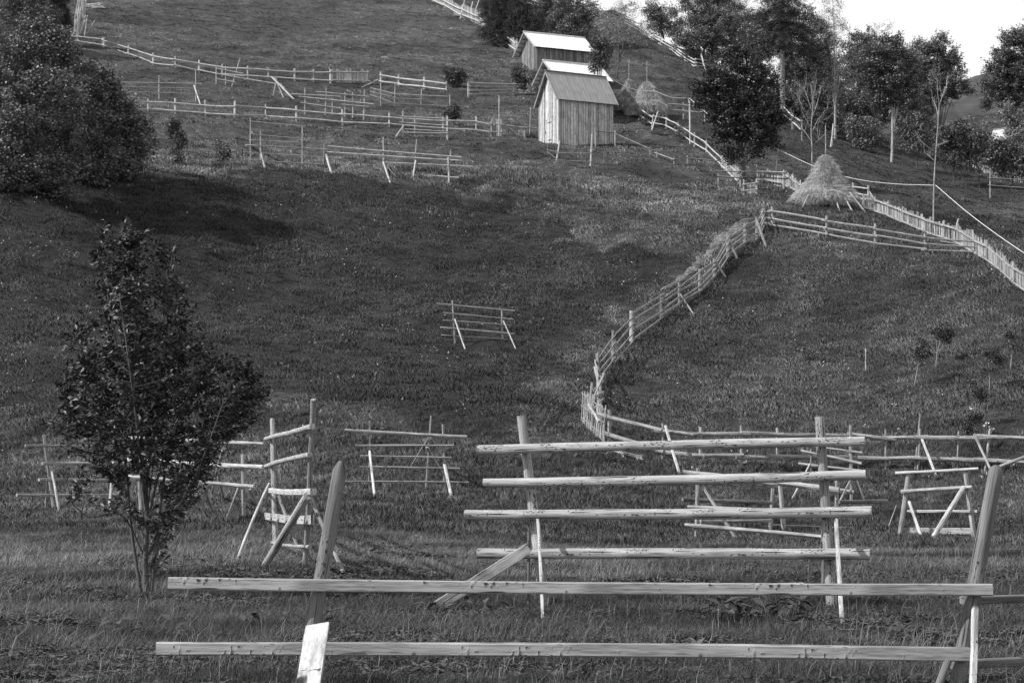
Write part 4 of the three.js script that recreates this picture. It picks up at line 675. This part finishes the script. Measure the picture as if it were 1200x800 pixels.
tree({ label: 'leafy tree in the middle of the left wood edge', group: wg, base: [95, 216], blobs: [[92, 95, 17], [105, 112, 20], [112, 92, 8], [124, 104, 8], [82, 125, 28], [108, 148, 26], [88, 175, 32], [112, 186, 24], [80, 204, 18], [104, 204, 16]], k: 90, w: 6, mat: leafEdge, gap: 0.3 });
tree({ label: 'smaller leafy tree at the right end of the left wood edge', group: wg, base: [138, 210], blobs: [[128, 112, 9], [122, 130, 13], [142, 128, 7], [154, 146, 8], [158, 172, 8], [138, 150, 16], [125, 172, 20], [148, 168, 16], [135, 188, 20], [128, 203, 12], [148, 202, 10]], k: 102, w: 4, mat: leafEdge, gap: 0.3 });
tree({ name: 'bush', label: 'loose bush trailing right from the left wood edge', category: 'bush', base: [163, 200], blobs: [[158, 148, 11], [170, 155, 10], [160, 170, 13], [176, 168, 8], [163, 186, 11]], k: 150, w: 2, geo: bushClump, mat: leafFar });
tree({ label: 'greyish tree at the top left corner', group: wg, base: [28, 45], d: 178, blobs: [[15, 8, 22], [38, 14, 18], [52, 22, 14], [10, 30, 16], [30, -12, 22]], k: 106, w: 3, mat: leafMid });
tree({ name: 'spruce_tree', label: 'dark evergreen at the top left corner beside the pole pile', category: 'tree', base: [66, 42], d: 185, blobs: [[64, 8, 13], [70, 18, 12], [62, 26, 12], [68, -8, 12], [76, 28, 8], [60, 34, 10]], k: 197, w: 3, mat: needle, geo: sprayClump });
tree({ name: 'sapling', label: 'upright dark sapling right of the left wood edge', category: 'bush', base: [207, 192], blobs: [[205, 146, 6], [204, 155, 9], [208, 165, 9], [206, 176, 7], [208, 186, 5]], k: 267, w: 1.6, geo: bushClump, mat: leafDark });
tree({ name: 'bush', label: 'small round bush beside the pale dry grass', category: 'bush', base: [260, 192], blobs: [[257, 172, 6], [263, 177, 7], [259, 184, 6]], k: 217, w: 1.4, geo: bushClump, mat: leafDark, gap: 0.46 });
tree({ name: 'bush', label: 'faint low bush on the dark slope left of the young tree top', category: 'bush', base: [77, 312], blobs: [[75, 294, 8], [84, 300, 6], [72, 304, 7]], k: 76, w: 1.2, geo: bushClump, mat: leafFar, gap: 0.46 });
tree({ name: 'bush', label: 'tiny twiggy bush on the dark slope right of the young tree top', category: 'bush', base: [248, 300], blobs: [[247, 290, 5], [250, 294, 4]], k: 60, w: 1, geo: bushClump, mat: leafFar, gap: 0.46 });
tree({ name: 'bush', label: 'round bush above the four-rail fence panel', category: 'bush', base: [533, 103], blobs: [[530, 87, 8], [537, 90, 8], [532, 94, 7], [527, 92, 5]], k: 291, w: 1.5, geo: bushClump, mat: leafDark });
tree({ name: 'bush', label: 'round bush on the white-post fence line', category: 'bush', base: [531, 146], blobs: [[528, 129, 7], [534, 132, 6], [530, 136, 6]], k: 291, w: 1.5, geo: bushClump, mat: leafDark });
tree({ name: 'bush', label: 'dark bush in front of the barn gable', category: 'bush', base: [612, 112], blobs: [[610, 84, 8], [617, 90, 9], [607, 92, 7], [613, 100, 7]], k: 267, w: 2, geo: bushClump, mat: leafDark });
tree({ name: 'bush', label: 'leafy bush between the barn and the nearest shed', category: 'bush', base: [629, 118], blobs: [[627, 88, 7], [633, 95, 8], [626, 102, 8]], k: 167, w: 2, geo: bushClump, mat: leafMid });
tree({ label: 'small dark tree touching the right end of the barn roof', base: [703, 112], d: 146, blobs: [[704, 47, 7], [698, 55, 8], [707, 60, 9], [700, 68, 9], [706, 76, 8], [696, 80, 6]], k: 182, w: 3, geo: bushClump, mat: leafFar, size: 1.2 });
const sg = 'dark conifers behind the barn';
const conifer = (label, x, top, base, half, d, group, lowCut = 0.06, mat = needle, nm = 'spruce_tree') => {
  const at = clampG(P(x, base, d)), t = thing(nm, label, 'tree', at, group), k = ppm(d), h = at.y ? (EYE + ray(x, top)[1] * d) - at.y : 10, R = half / k;
  part(t, 'trunk', tube([at.clone().add(V(0, -0.3, 0)), at.clone().add(V(0.05, h * 0.5, 0)), at.clone().add(V(0, h, 0))], 0.2 + h * 0.006, 0.02, 7), M.greyBark);
  const list = []; for (let y = h * lowCut; y < h; y += 0.34) { const q = (y - h * lowCut) / (h * (1 - lowCut)), r = R * Math.pow(1 - q, 0.8) * rr(0.75, 1.1), n = Math.max(3, Math.round(5 + r * 3)); for (let i = 0; i < n; i++) { const a = rnd() * 6.2832, steps = Math.max(1, Math.round(r / 0.42)); for (let s = 1; s <= steps; s++) list.push([a + rr(-0.12, 0.12), r * s / steps, y - 0.28 * r * (s / steps) ** 2 + rr(-0.15, 0.15)]); } }
  const o = shade(new THREE.InstancedMesh(sprayClump, mat, list.length)), c = new THREE.Color();
  list.forEach(([a, r, y], i) => { dummy.position.set(Math.cos(a) * r, y, Math.sin(a) * r); dummy.rotation.set(rr(-0.3, 0.3), -a, -0.35 + rr(-0.3, 0.3), 'YZX'); dummy.scale.setScalar(rr(0.7, 1.25)); dummy.updateMatrix(); o.setMatrixAt(i, dummy.matrix); const v = rr(0.6, 1.4); o.setColorAt(i, c.setRGB(v, v, v)); });
  o.name = 'crown'; o.userData.kind = 'stuff'; t.add(o);
};
conifer('leftmost dark conifer behind the barn', 590, -70, 58, 26, 214, sg);
conifer('dark conifer right above the left end of the barn roof', 615, -60, 55, 28, 212, sg);
conifer('dark conifer above the middle of the barn roof', 645, -55, 60, 28, 210, sg);
conifer('slim dark conifer at the top edge left of the barn', 574, -60, 40, 16, 222, sg);
tree({ label: 'paler leafy tree behind the right half of the barn roof', base: [672, 80], d: 196, blobs: [[668, 10, 14], [658, 20, 12], [678, 25, 14], [666, 36, 12], [684, 42, 10], [672, -8, 12], [690, 12, 10]], k: 113, w: 3, mat: leafMid });
tree({ name: 'bush', label: 'wide pale thicket right of the barn on the ridge', category: 'bush', base: [722, 70], d: 178, blobs: [[708, 22, 12], [722, 30, 16], [740, 32, 14], [756, 40, 10], [714, 42, 12], [734, 46, 10], [748, 48, 8]], k: 91, w: 2, mat: leafPale, geo: wispSpray, gap: 0.44 });
tree({ label: 'wispy small tree on the skyline just right of the thicket', base: [730, 30], d: 195, blobs: [[733, 6, 8], [726, 12, 6], [738, 14, 6]], k: 60, w: 2, mat: leafMid, geo: wispSpray, gap: 0.46 });
tree({ label: 'rounded tree on the skyline ridge', base: [778, 60], d: 206, blobs: [[765, 12, 8], [778, 18, 10], [770, 26, 9], [788, 30, 10], [780, 38, 9]], k: 113, w: 3, mat: leafMid });
tree({ label: 'big grey-leaved tree at the end of the ridge fence', base: [822, 84], d: 195, blobs: [[818, 8, 16], [836, 4, 15], [822, 28, 20], [846, 24, 18], [810, 44, 14], [832, 48, 20], [852, 48, 16], [824, 64, 12]], k: 113, w: 5, mat: leafMid });
tree({ label: 'loose tree between the grey-leaved tree and the spruce', base: [874, 110], d: 198, blobs: [[868, 18, 12], [880, 34, 14], [866, 44, 13], [884, 58, 13], [872, 4, 10], [890, 78, 12]], k: 68, w: 3, mat: leafMid, geo: wispSpray, gap: 0.46 });
tree({ label: 'big dark round tree in front of the wood, beside the cable pole', base: [872, 208], blobs: [[864, 64, 13], [878, 80, 16], [855, 88, 16], [893, 98, 14], [868, 108, 22], [890, 122, 20], [842, 106, 10], [826, 104, 7], [832, 122, 7], [904, 142, 9], [868, 138, 22], [886, 154, 19], [856, 158, 12], [874, 176, 12], [862, 184, 7], [846, 138, 10], [898, 168, 8]], k: 100, w: 5, mat: leafDark, nb: 8, gap: 0.3 });
conifer('tall drooping spruce with a bare pale lower trunk', 917, -75, 128, 46, 172, undefined, 0.38);
tree({ label: 'leafy tree right behind the tall spruce', base: [945, 140], d: 196, blobs: [[938, 26, 18], [955, 44, 18], [936, 58, 16], [962, 66, 16], [944, 82, 18], [930, 100, 14], [958, 96, 14]], k: 98, w: 4, mat: leafMid });
tree({ name: 'larch_tree', label: 'tall wispy larch with a pale straight trunk', base: [979, 156], d: 172, blobs: [[976, -8, 6], [978, 8, 8], [974, 20, 10], [982, 32, 11], [972, 46, 13], [986, 58, 14], [976, 74, 15], [990, 88, 15], [970, 98, 13], [984, 112, 13]], k: 63, w: 3.4, mat: leafMid, geo: wispSpray, bark: M.paleBark, gap: 0.44 });
tree({ label: 'leafy tree between larch and the short-trunked tree', base: [1008, 160], d: 186, blobs: [[1012, 48, 12], [1002, 62, 15], [1018, 72, 14], [1004, 88, 16], [1016, 104, 14], [1000, 118, 15], [1012, 134, 13]], k: 98, w: 3, mat: leafMid });
tree({ label: 'wispy tree top behind the short-trunked tree', base: [1030, 150], d: 200, blobs: [[1028, 36, 9], [1036, 50, 10], [1022, 56, 9], [1034, 76, 12]], k: 68, w: 3, mat: leafPale, geo: wispSpray, gap: 0.46 });
tree({ label: 'dark round tree on a short pale trunk in the wood edge', base: [1045, 172], d: 160, blobs: [[1043, 52, 10], [1036, 66, 14], [1054, 70, 13], [1028, 86, 13], [1046, 88, 18], [1062, 92, 13], [1038, 108, 16], [1056, 112, 14], [1044, 124, 11], [1068, 76, 7]], k: 136, w: 4, mat: leafFar, bark: M.paleBark });
tree({ label: 'round tree behind the bare white trunk', base: [1104, 158], d: 178, blobs: [[1088, 58, 11], [1102, 56, 12], [1114, 70, 10], [1084, 76, 12], [1100, 80, 15], [1120, 88, 11], [1090, 98, 14], [1110, 104, 14], [1082, 112, 9], [1126, 102, 9], [1100, 118, 10]], k: 128, w: 3, mat: leafMid });
tree({ label: 'dark tree rising at the right edge', base: [1184, 168], d: 176, blobs: [[1186, 48, 11], [1176, 64, 10], [1196, 62, 15], [1206, 44, 14], [1170, 82, 11], [1188, 86, 17], [1166, 98, 8], [1182, 108, 15], [1202, 104, 17], [1166, 118, 7], [1196, 124, 14]], k: 128, w: 4, mat: leafFar });
const fg = 'trees filling the back of the wood';
for (const [label, bx, d, bl, m] of [
  ['back tree between the two halves of the wood, above the dark round tree', 905, 215, [[900, 90, 14], [890, 106, 13], [912, 108, 12], [902, 124, 12]], leafMid],
  ['back tree filling the gap under the tall spruce', 935, 212, [[928, 84, 12], [944, 104, 13], [932, 120, 13], [950, 126, 12], [938, 140, 10]], leafFar],
  ['back tree behind the larch stem', 972, 208, [[965, 84, 14], [980, 100, 14], [966, 116, 14], [984, 128, 13], [972, 142, 12]], leafFar],
  ['back tree between larch and the dark short-trunked tree', 1026, 208, [[1020, 92, 13], [1032, 106, 13], [1022, 122, 14], [1034, 138, 12], [1014, 146, 12]], leafFar],
  ['tall back tree above the gap between larch and short trunk', 1020, 214, [[1016, 62, 12], [1028, 74, 12], [1010, 82, 12], [1024, 96, 12], [1016, 112, 12]], leafMid],
  ['back tree left of the larch, under the spruce branches', 958, 216, [[950, 60, 12], [962, 76, 12], [948, 90, 12], [968, 100, 12], [954, 116, 12]], leafMid],
  ['back tree between the two round trees', 1074, 204, [[1074, 66, 9], [1070, 80, 10], [1080, 88, 9], [1072, 96, 11], [1078, 112, 12], [1068, 126, 12], [1082, 132, 12], [1074, 146, 10]], leafMid],
  ['wispy back tree on the skyline above the spruce', 890, 222, [[884, 20, 11], [896, 34, 11], [880, 46, 11], [894, 62, 11], [886, 78, 11]], leafMid],
  ['back tree top right of the big grey-leaved tree', 856, 220, [[858, 14, 12], [866, 30, 12], [852, 6, 10], [862, 62, 12], [868, 46, 10]], leafMid]])
  tree({ label, group: fg, base: [bx, 150], d, blobs: bl, k: 90, w: 2.5, mat: m, gap: 0.2 });
const bg = 'bushes along the edge of the right-hand field';
for (const [label, bx, by, d, bl, m] of [
  ['bush under the dark short-trunked tree, left end of the hedge', 1012, 172, 166, [[1002, 146, 11], [1014, 150, 12], [1024, 156, 10], [1008, 160, 9]], leafMid],
  ['bush left of the bare white trunk', 1075, 176, 160, [[1064, 146, 10], [1076, 142, 14], [1086, 152, 12], [1070, 158, 11], [1082, 164, 10]], leafMid],
  ['dark bush right behind the bare white trunk', 1118, 190, 152, [[1106, 158, 11], [1118, 152, 12], [1126, 166, 13], [1112, 172, 12], [1122, 180, 9]], leafFar],
  ['grey thicket below the small hut', 1148, 198, 152, [[1136, 150, 11], [1148, 158, 12], [1140, 168, 12], [1156, 172, 13], [1146, 184, 11], [1162, 184, 10]], leafMid],
  ['dark bush at the right edge of the hedge', 1186, 206, 152, [[1172, 172, 11], [1184, 178, 12], [1196, 184, 12], [1180, 192, 10], [1204, 194, 12]], leafFar],
  ['pale wispy bush beside the small hut', 1192, 186, 165, [[1182, 128, 8], [1190, 140, 10], [1198, 150, 10], [1186, 160, 9]], leafPale],
  ['dark undergrowth below the tall spruce', 925, 158, 186, [[912, 108, 11], [924, 116, 12], [936, 112, 12], [918, 128, 11], [932, 130, 12]], leafFar],
  ['dark undergrowth behind the small bare tree', 955, 160, 184, [[946, 112, 12], [958, 120, 13], [970, 112, 12], [950, 132, 12], [964, 136, 11]], leafFar],
  ['undergrowth between larch and the short trunk', 1004, 168, 180, [[992, 118, 12], [1004, 126, 13], [1016, 120, 12], [998, 140, 12], [1012, 144, 12]], leafFar],
  ['undergrowth right of the short trunk', 1062, 172, 178, [[1054, 126, 10], [1064, 134, 12], [1074, 126, 11], [1058, 146, 11]], leafMid],
  ['low bush at the foot of the larch', 968, 162, 176, [[958, 132, 10], [968, 140, 11], [980, 146, 9], [992, 142, 10]], leafMid]])
  tree({ name: 'bush', label, category: 'bush', group: bg, base: [bx, by], d, blobs: [...bl, ...bl.map(([x, y, q]) => [x + rr(-5, 5), y + 11, q * 0.9])], k: 130, w: 2, geo: bushClump, mat: m, size: 1.3 });
for (const [label, bx, by, bl] of [
  ['small bush on the pale fence, left of the cable pole', 758, 146, [[756, 138, 5], [760, 134, 4], [755, 143, 4]]], ['small bush on the pale fence beside the leaning white stake', 773, 148, [[773, 137, 5], [775, 142, 5]]],
  ['small bush below the shed end of the pale fence', 732, 134, [[732, 122, 4], [733, 128, 4]]], ['little bush at the cable pole, left side', 796, 162, [[795, 154, 5], [797, 159, 4]]]])
  tree({ name: 'bush', label, category: 'bush', base: [bx, by], blobs: bl, k: 167, w: 1, geo: bushClump, mat: leafFar, nb: 2 });
for (const [label, x0, y0, x1, y1, bl] of [
  ['slim sapling with a pale stem in the middle of the right slope', 1077, 425, 1071, 454, [[1080, 410, 8], [1076, 420, 6], [1086, 416, 5]]], ['sapling with a dark round head, highest on the right slope', 1099, 412, 1097, 430, [[1104, 394, 9], [1097, 390, 6], [1111, 398, 6]]],
  ['dark leafy sapling near the right edge of the slope', 1160, 440, 1160, 458, [[1158, 414, 7], [1166, 420, 9], [1160, 430, 8], [1172, 426, 6]]], ['sapling at the right edge, partly above the other one', 1186, 416, 1184, 432, [[1182, 392, 5], [1186, 402, 7], [1190, 406, 6]]],
  ['sapling with sparse leaves low on the right slope', 1143, 480, 1140, 500, [[1146, 460, 8], [1152, 468, 7], [1140, 466, 6]]], ['leaning leafy sapling behind the right end of the log fence', 1134, 500, 1129, 514, [[1138, 494, 6], [1134, 502, 5], [1144, 490, 5]]]]) {
  const at = G(x1, y1), t = thing('sapling', label, 'sapling', at, 'saplings on the right slope'); part(t, 'trunk', tube([at.clone().add(V(0, -0.1, 0)), P(x0, y0, -at.z), P(bl[0][0], bl[0][1], -at.z)], wm(0.7, -at.z), 0.01, 5), M.greyBark);
  bl.forEach((b) => part(t, 'branch', tube([at.clone().lerp(P(x0, y0, -at.z), 0.7), P(x0, y0, -at.z).lerp(P(b[0], b[1], -at.z), 0.5), P(b[0] + rr(-2, 2), b[1] - b[2] * 0.8, -at.z + rr(-0.2, 0.2))], 0.012, 0.005, 4, 2), M.greyBark));
  crown(t, bl.flatMap((b) => [[...b, 0], [b[0] + rr(-1, 1) * b[2], b[1] + rr(-1.4, 0.8) * b[2], b[2] * 0.5, rr(-0.2, 0.2)], [b[0] + rr(-1, 1) * b[2], b[1] + rr(-1.4, 0.8) * b[2], b[2] * 0.4, 0]]), at, bushClump, leafDark, 330, 1, 0.6, 0.2, 0.1);
}
for (const [label, bx, by, bl] of [['low dark weed clump on the right slope, left of the white stake', 968, 424, [[920, 392, 5], [928, 402, 6], [938, 410, 5], [948, 416, 7], [960, 420, 8], [974, 424, 6], [985, 428, 5]]]]) tree({ name: 'bush', label, category: 'bush', base: [bx, by], blobs: bl.map((b) => { const g = G(b[0], b[1] + 3); return [b[0], b[1], b[2], 0]; }), k: 106, w: 0.8, geo: bushClump, mat: leafFar, nb: 1, gap: 0.46, size: 0.8 });
// bare trees
function bareTree(label, pts, w, spec, depth) {
  const at = G(...pts[0]), d = -at.z, t = thing('bare_tree', label, 'tree', at), main = pts.map(([x, y]) => P(x, y, d)); main[0].y -= 0.3;
  part(t, 'trunk', tube(main, wm(w * 0.75, d) / 2, 0.015, 7), M.paleBark);
  const grow = (p, dir, len, r, lvl, out) => { const e = p.clone().addScaledVector(dir, len), m = p.clone().lerp(e, 0.5).add(V(rr(-1, 1), rr(-0.3, 0.6), rr(-1, 1)).multiplyScalar(len * 0.08)); out.push(tube([p, m, e], r, r * 0.35, 4, 2)); if (lvl) for (let i = 0; i < 4; i++) { const q = p.clone().lerp(e, rr(0.3, 0.95)), v = dir.clone().add(V(rr(-0.8, 0.8), rr(-0.2, 0.8), rr(-0.8, 0.8))).normalize(); grow(q, v, len * rr(0.35, 0.6), r * 0.5, lvl - 1, out); } };
  for (const [x0, y0, x1, y1, r] of spec) { const a = P(x0, y0, d), b = P(x1, y1, d - rr(-1, 1)), out = []; grow(a, b.clone().sub(a).normalize(), a.distanceTo(b), wm(r * 0.6, d) / 2, depth, out); part(t, 'branch', mergeGeometries(out), M.paleBark); }
}
bareTree('small bare pale tree with upswept branches behind the haystack', [[951, 212], [952, 180], [951, 150], [953, 120], [950, 98]], 3, [[951, 165, 928, 140, 1.4], [951, 150, 935, 112, 1.4], [952, 155, 972, 125, 1.4], [951, 140, 962, 104, 1.2], [952, 130, 941, 100, 1.1], [951, 172, 975, 152, 1.2], [952, 172, 925, 158, 1.1], [953, 120, 958, 92, 1]], 3);
bareTree('tall bare white trunk carrying the cable', [[1094, 262], [1095, 215], [1097, 180], [1100, 140], [1101, 120]], 2.8, [[1096, 178, 1076, 164, 1.6], [1097, 172, 1112, 165, 1.4], [1100, 138, 1092, 114, 1.6], [1101, 125, 1112, 95, 1.6], [1098, 158, 1084, 154, 1], [1095, 188, 1083, 178, 1.1], [1101, 120, 1100, 92, 1.4], [1094, 236, 1106, 226, 0.8], [1094, 240, 1084, 232, 0.8]], 2);
// ---------------------------------------------------------------- odds and ends
{ const at = G(93, 42), t = thing('pole_pile', 'upright bundle of pale poles leaning together, top left', 'pile', at); for (let i = 0; i < 14; i++) { const b = clampG(at.clone().add(V(rr(-0.7, 0.7), 0, rr(-0.4, 0.4))), -0.05), e = b.clone().add(V(rr(0.1, 0.9), rr(1.6, 2.6), rr(-0.3, 0.3))); part(t, 'pole', timber(b, e, { w: 0.1, kind: 5, segs: 2 }), i % 4 ? M.pale : M.hewn); } }
{ const at = G(93, 20), t = thing('pole_pile', 'second bundle of pale poles above the first, top left', 'pile', at); for (let i = 0; i < 12; i++) { const b = clampG(at.clone().add(V(rr(-0.7, 0.5), 0, rr(-0.4, 0.4))), -0.05), e = b.clone().add(V(rr(0, 0.7), rr(1.6, 2.8), rr(-0.3, 0.3))); part(t, 'pole', timber(b, e, { w: 0.11, kind: 5, segs: 2 }), M.pale); } }
{ const at = G(110, 9), t = thing('brushwood_pile', 'flat pale heap of cut branches near the top left', 'pile', at); for (let i = 0; i < 22; i++) { const c = clampG(at.clone().add(V(rr(-0.5, 0.5), 0, rr(-0.3, 0.3))), rr(0.05, 0.5)), v = V(rr(0.5, 0.95), rr(-0.06, 0.14), rr(-0.2, 0.2)); part(t, 'branch', timber(c.clone().sub(v), c.clone().add(v), { w: 0.08, kind: 5, segs: 2, bend: 0.03 }), M.pale); } }
{ const at = G(866, 214), t = thing('scrap_board', 'pale scrap of bent board at the foot of the big dark tree', 'board', at); part(t, 'upper_board', timber(clampG(at, -0.05), clampG(at, 0.75).add(V(-0.12, 0, 0)), { w: 0.16, h: 0.03, kind: 'square', segs: 2 }), M.pale); part(t, 'lower_board', timber(clampG(at, -0.05).add(V(0.05, 0, 0.06)), clampG(at, 0.5).add(V(0.15, 0, 0.06)), { w: 0.13, h: 0.03, kind: 'square', segs: 2 }), M.pale); }
for (const [label, x, y, n] of [['planks lying on the grass by the picket fence corner', 1113, 285, 2], ['planks lying in front of the fence post right of it', 1137, 294, 2], ['cut boards lying under the log rack rail', 735, 532, 3]]) { const at = G(x, y), t = thing('plank_pile', label, 'planks', at); for (let i = 0; i < n; i++) { const c = clampG(at.clone().add(V(0, 0, i * 0.22)), 0.05), v = V(0.5, 0, 0.12 * i); const a = clampG(c.clone().sub(v), 0.05), b = clampG(c.clone().add(v), 0.07); part(t, 'plank', timber(a, b, { w: 0.16, h: 0.03, kind: 'square', segs: 1 }), M.pale); } }
// leafy weeds in front
{
  const lm = std(0.05, { roughness: 0.5 });
  for (const [label, px, py, n, s] of [['large dark leafy dock plant behind the lower front rail', 880, 728, 60, 1], ['dark leafy plant at the foot of the leaning board', 545, 726, 26, 0.8], ['leafy plant below the right post of the log rack', 968, 742, 40, 0.7], ['leafy dark weed at the left end of the lower front rail', 160, 752, 30, 0.8], ['broad leaves beside the bright plank', 345, 742, 22, 0.8], ['leafy plant left of the right log rack brace', 830, 716, 26, 0.7]]) {
    const at = G(px, py), t = thing('dock_plant', label, 'plant', at, 'leafy weeds on the near meadow'), stems = [], leaves = [];
    for (let i = 0; i < n; i++) { const a = rnd() * 6.28, r = 0.42 * s * Math.sqrt(rnd()), q = at.clone().add(V(Math.cos(a) * r * 1.6, 0, Math.sin(a) * r)); q.y = H(q.x, q.z); const h = rr(0.05, 0.26) * s, e = q.clone().add(V(rr(-0.05, 0.05), h, rr(-0.05, 0.05))); stems.push(tube([q, q.clone().lerp(e, 0.5), e], 0.006, 0.004, 4, 1)); const g = leafGeo(rr(0.14, 0.26) * s, rr(0.06, 0.1) * s); g.rotateZ(rr(-0.6, 0.7)); g.rotateX(rr(-0.4, 0.4)); g.rotateY(rnd() * 6.28); g.translate(e.x, e.y, e.z); leaves.push(g); }
    const lg = mergeGeometries(leaves); lg.computeVertexNormals(); part(t, 'stem', mergeGeometries(stems), lm); part(t, 'foliage', lg, lm);
  }
  for (const [label, px, py, hd] of [['white flowering umbel on the lower right slope', 1138, 492, [[1139, 479, 3]]], ['spray of white flowers beside the right end of the log fence', 1156, 520, [[1153, 498, 3], [1160, 500, 3], [1157, 495, 3], [1164, 503, 2]]], ['lone white flower head above the log fence', 1049, 480, [[1049, 474, 3]]]]) {
    const at = G(px, py), t = thing('white_flower', label, 'flower', at, 'white flowers on the right slope'); for (const [x, y, r] of hd) { const e = P(x, y, -at.z); part(t, 'stem', tube([at.clone(), at.clone().lerp(e, 0.5), e], 0.012, 0.008, 4, 1), leafMid); const g = clump(9, wm(r, -at.z), 0.06, 0.05, 0.4); g.translate(e.x, e.y, e.z); part(t, 'flower_head', g, flowerMat); }
  }
}
renderer.render(scene, camera);
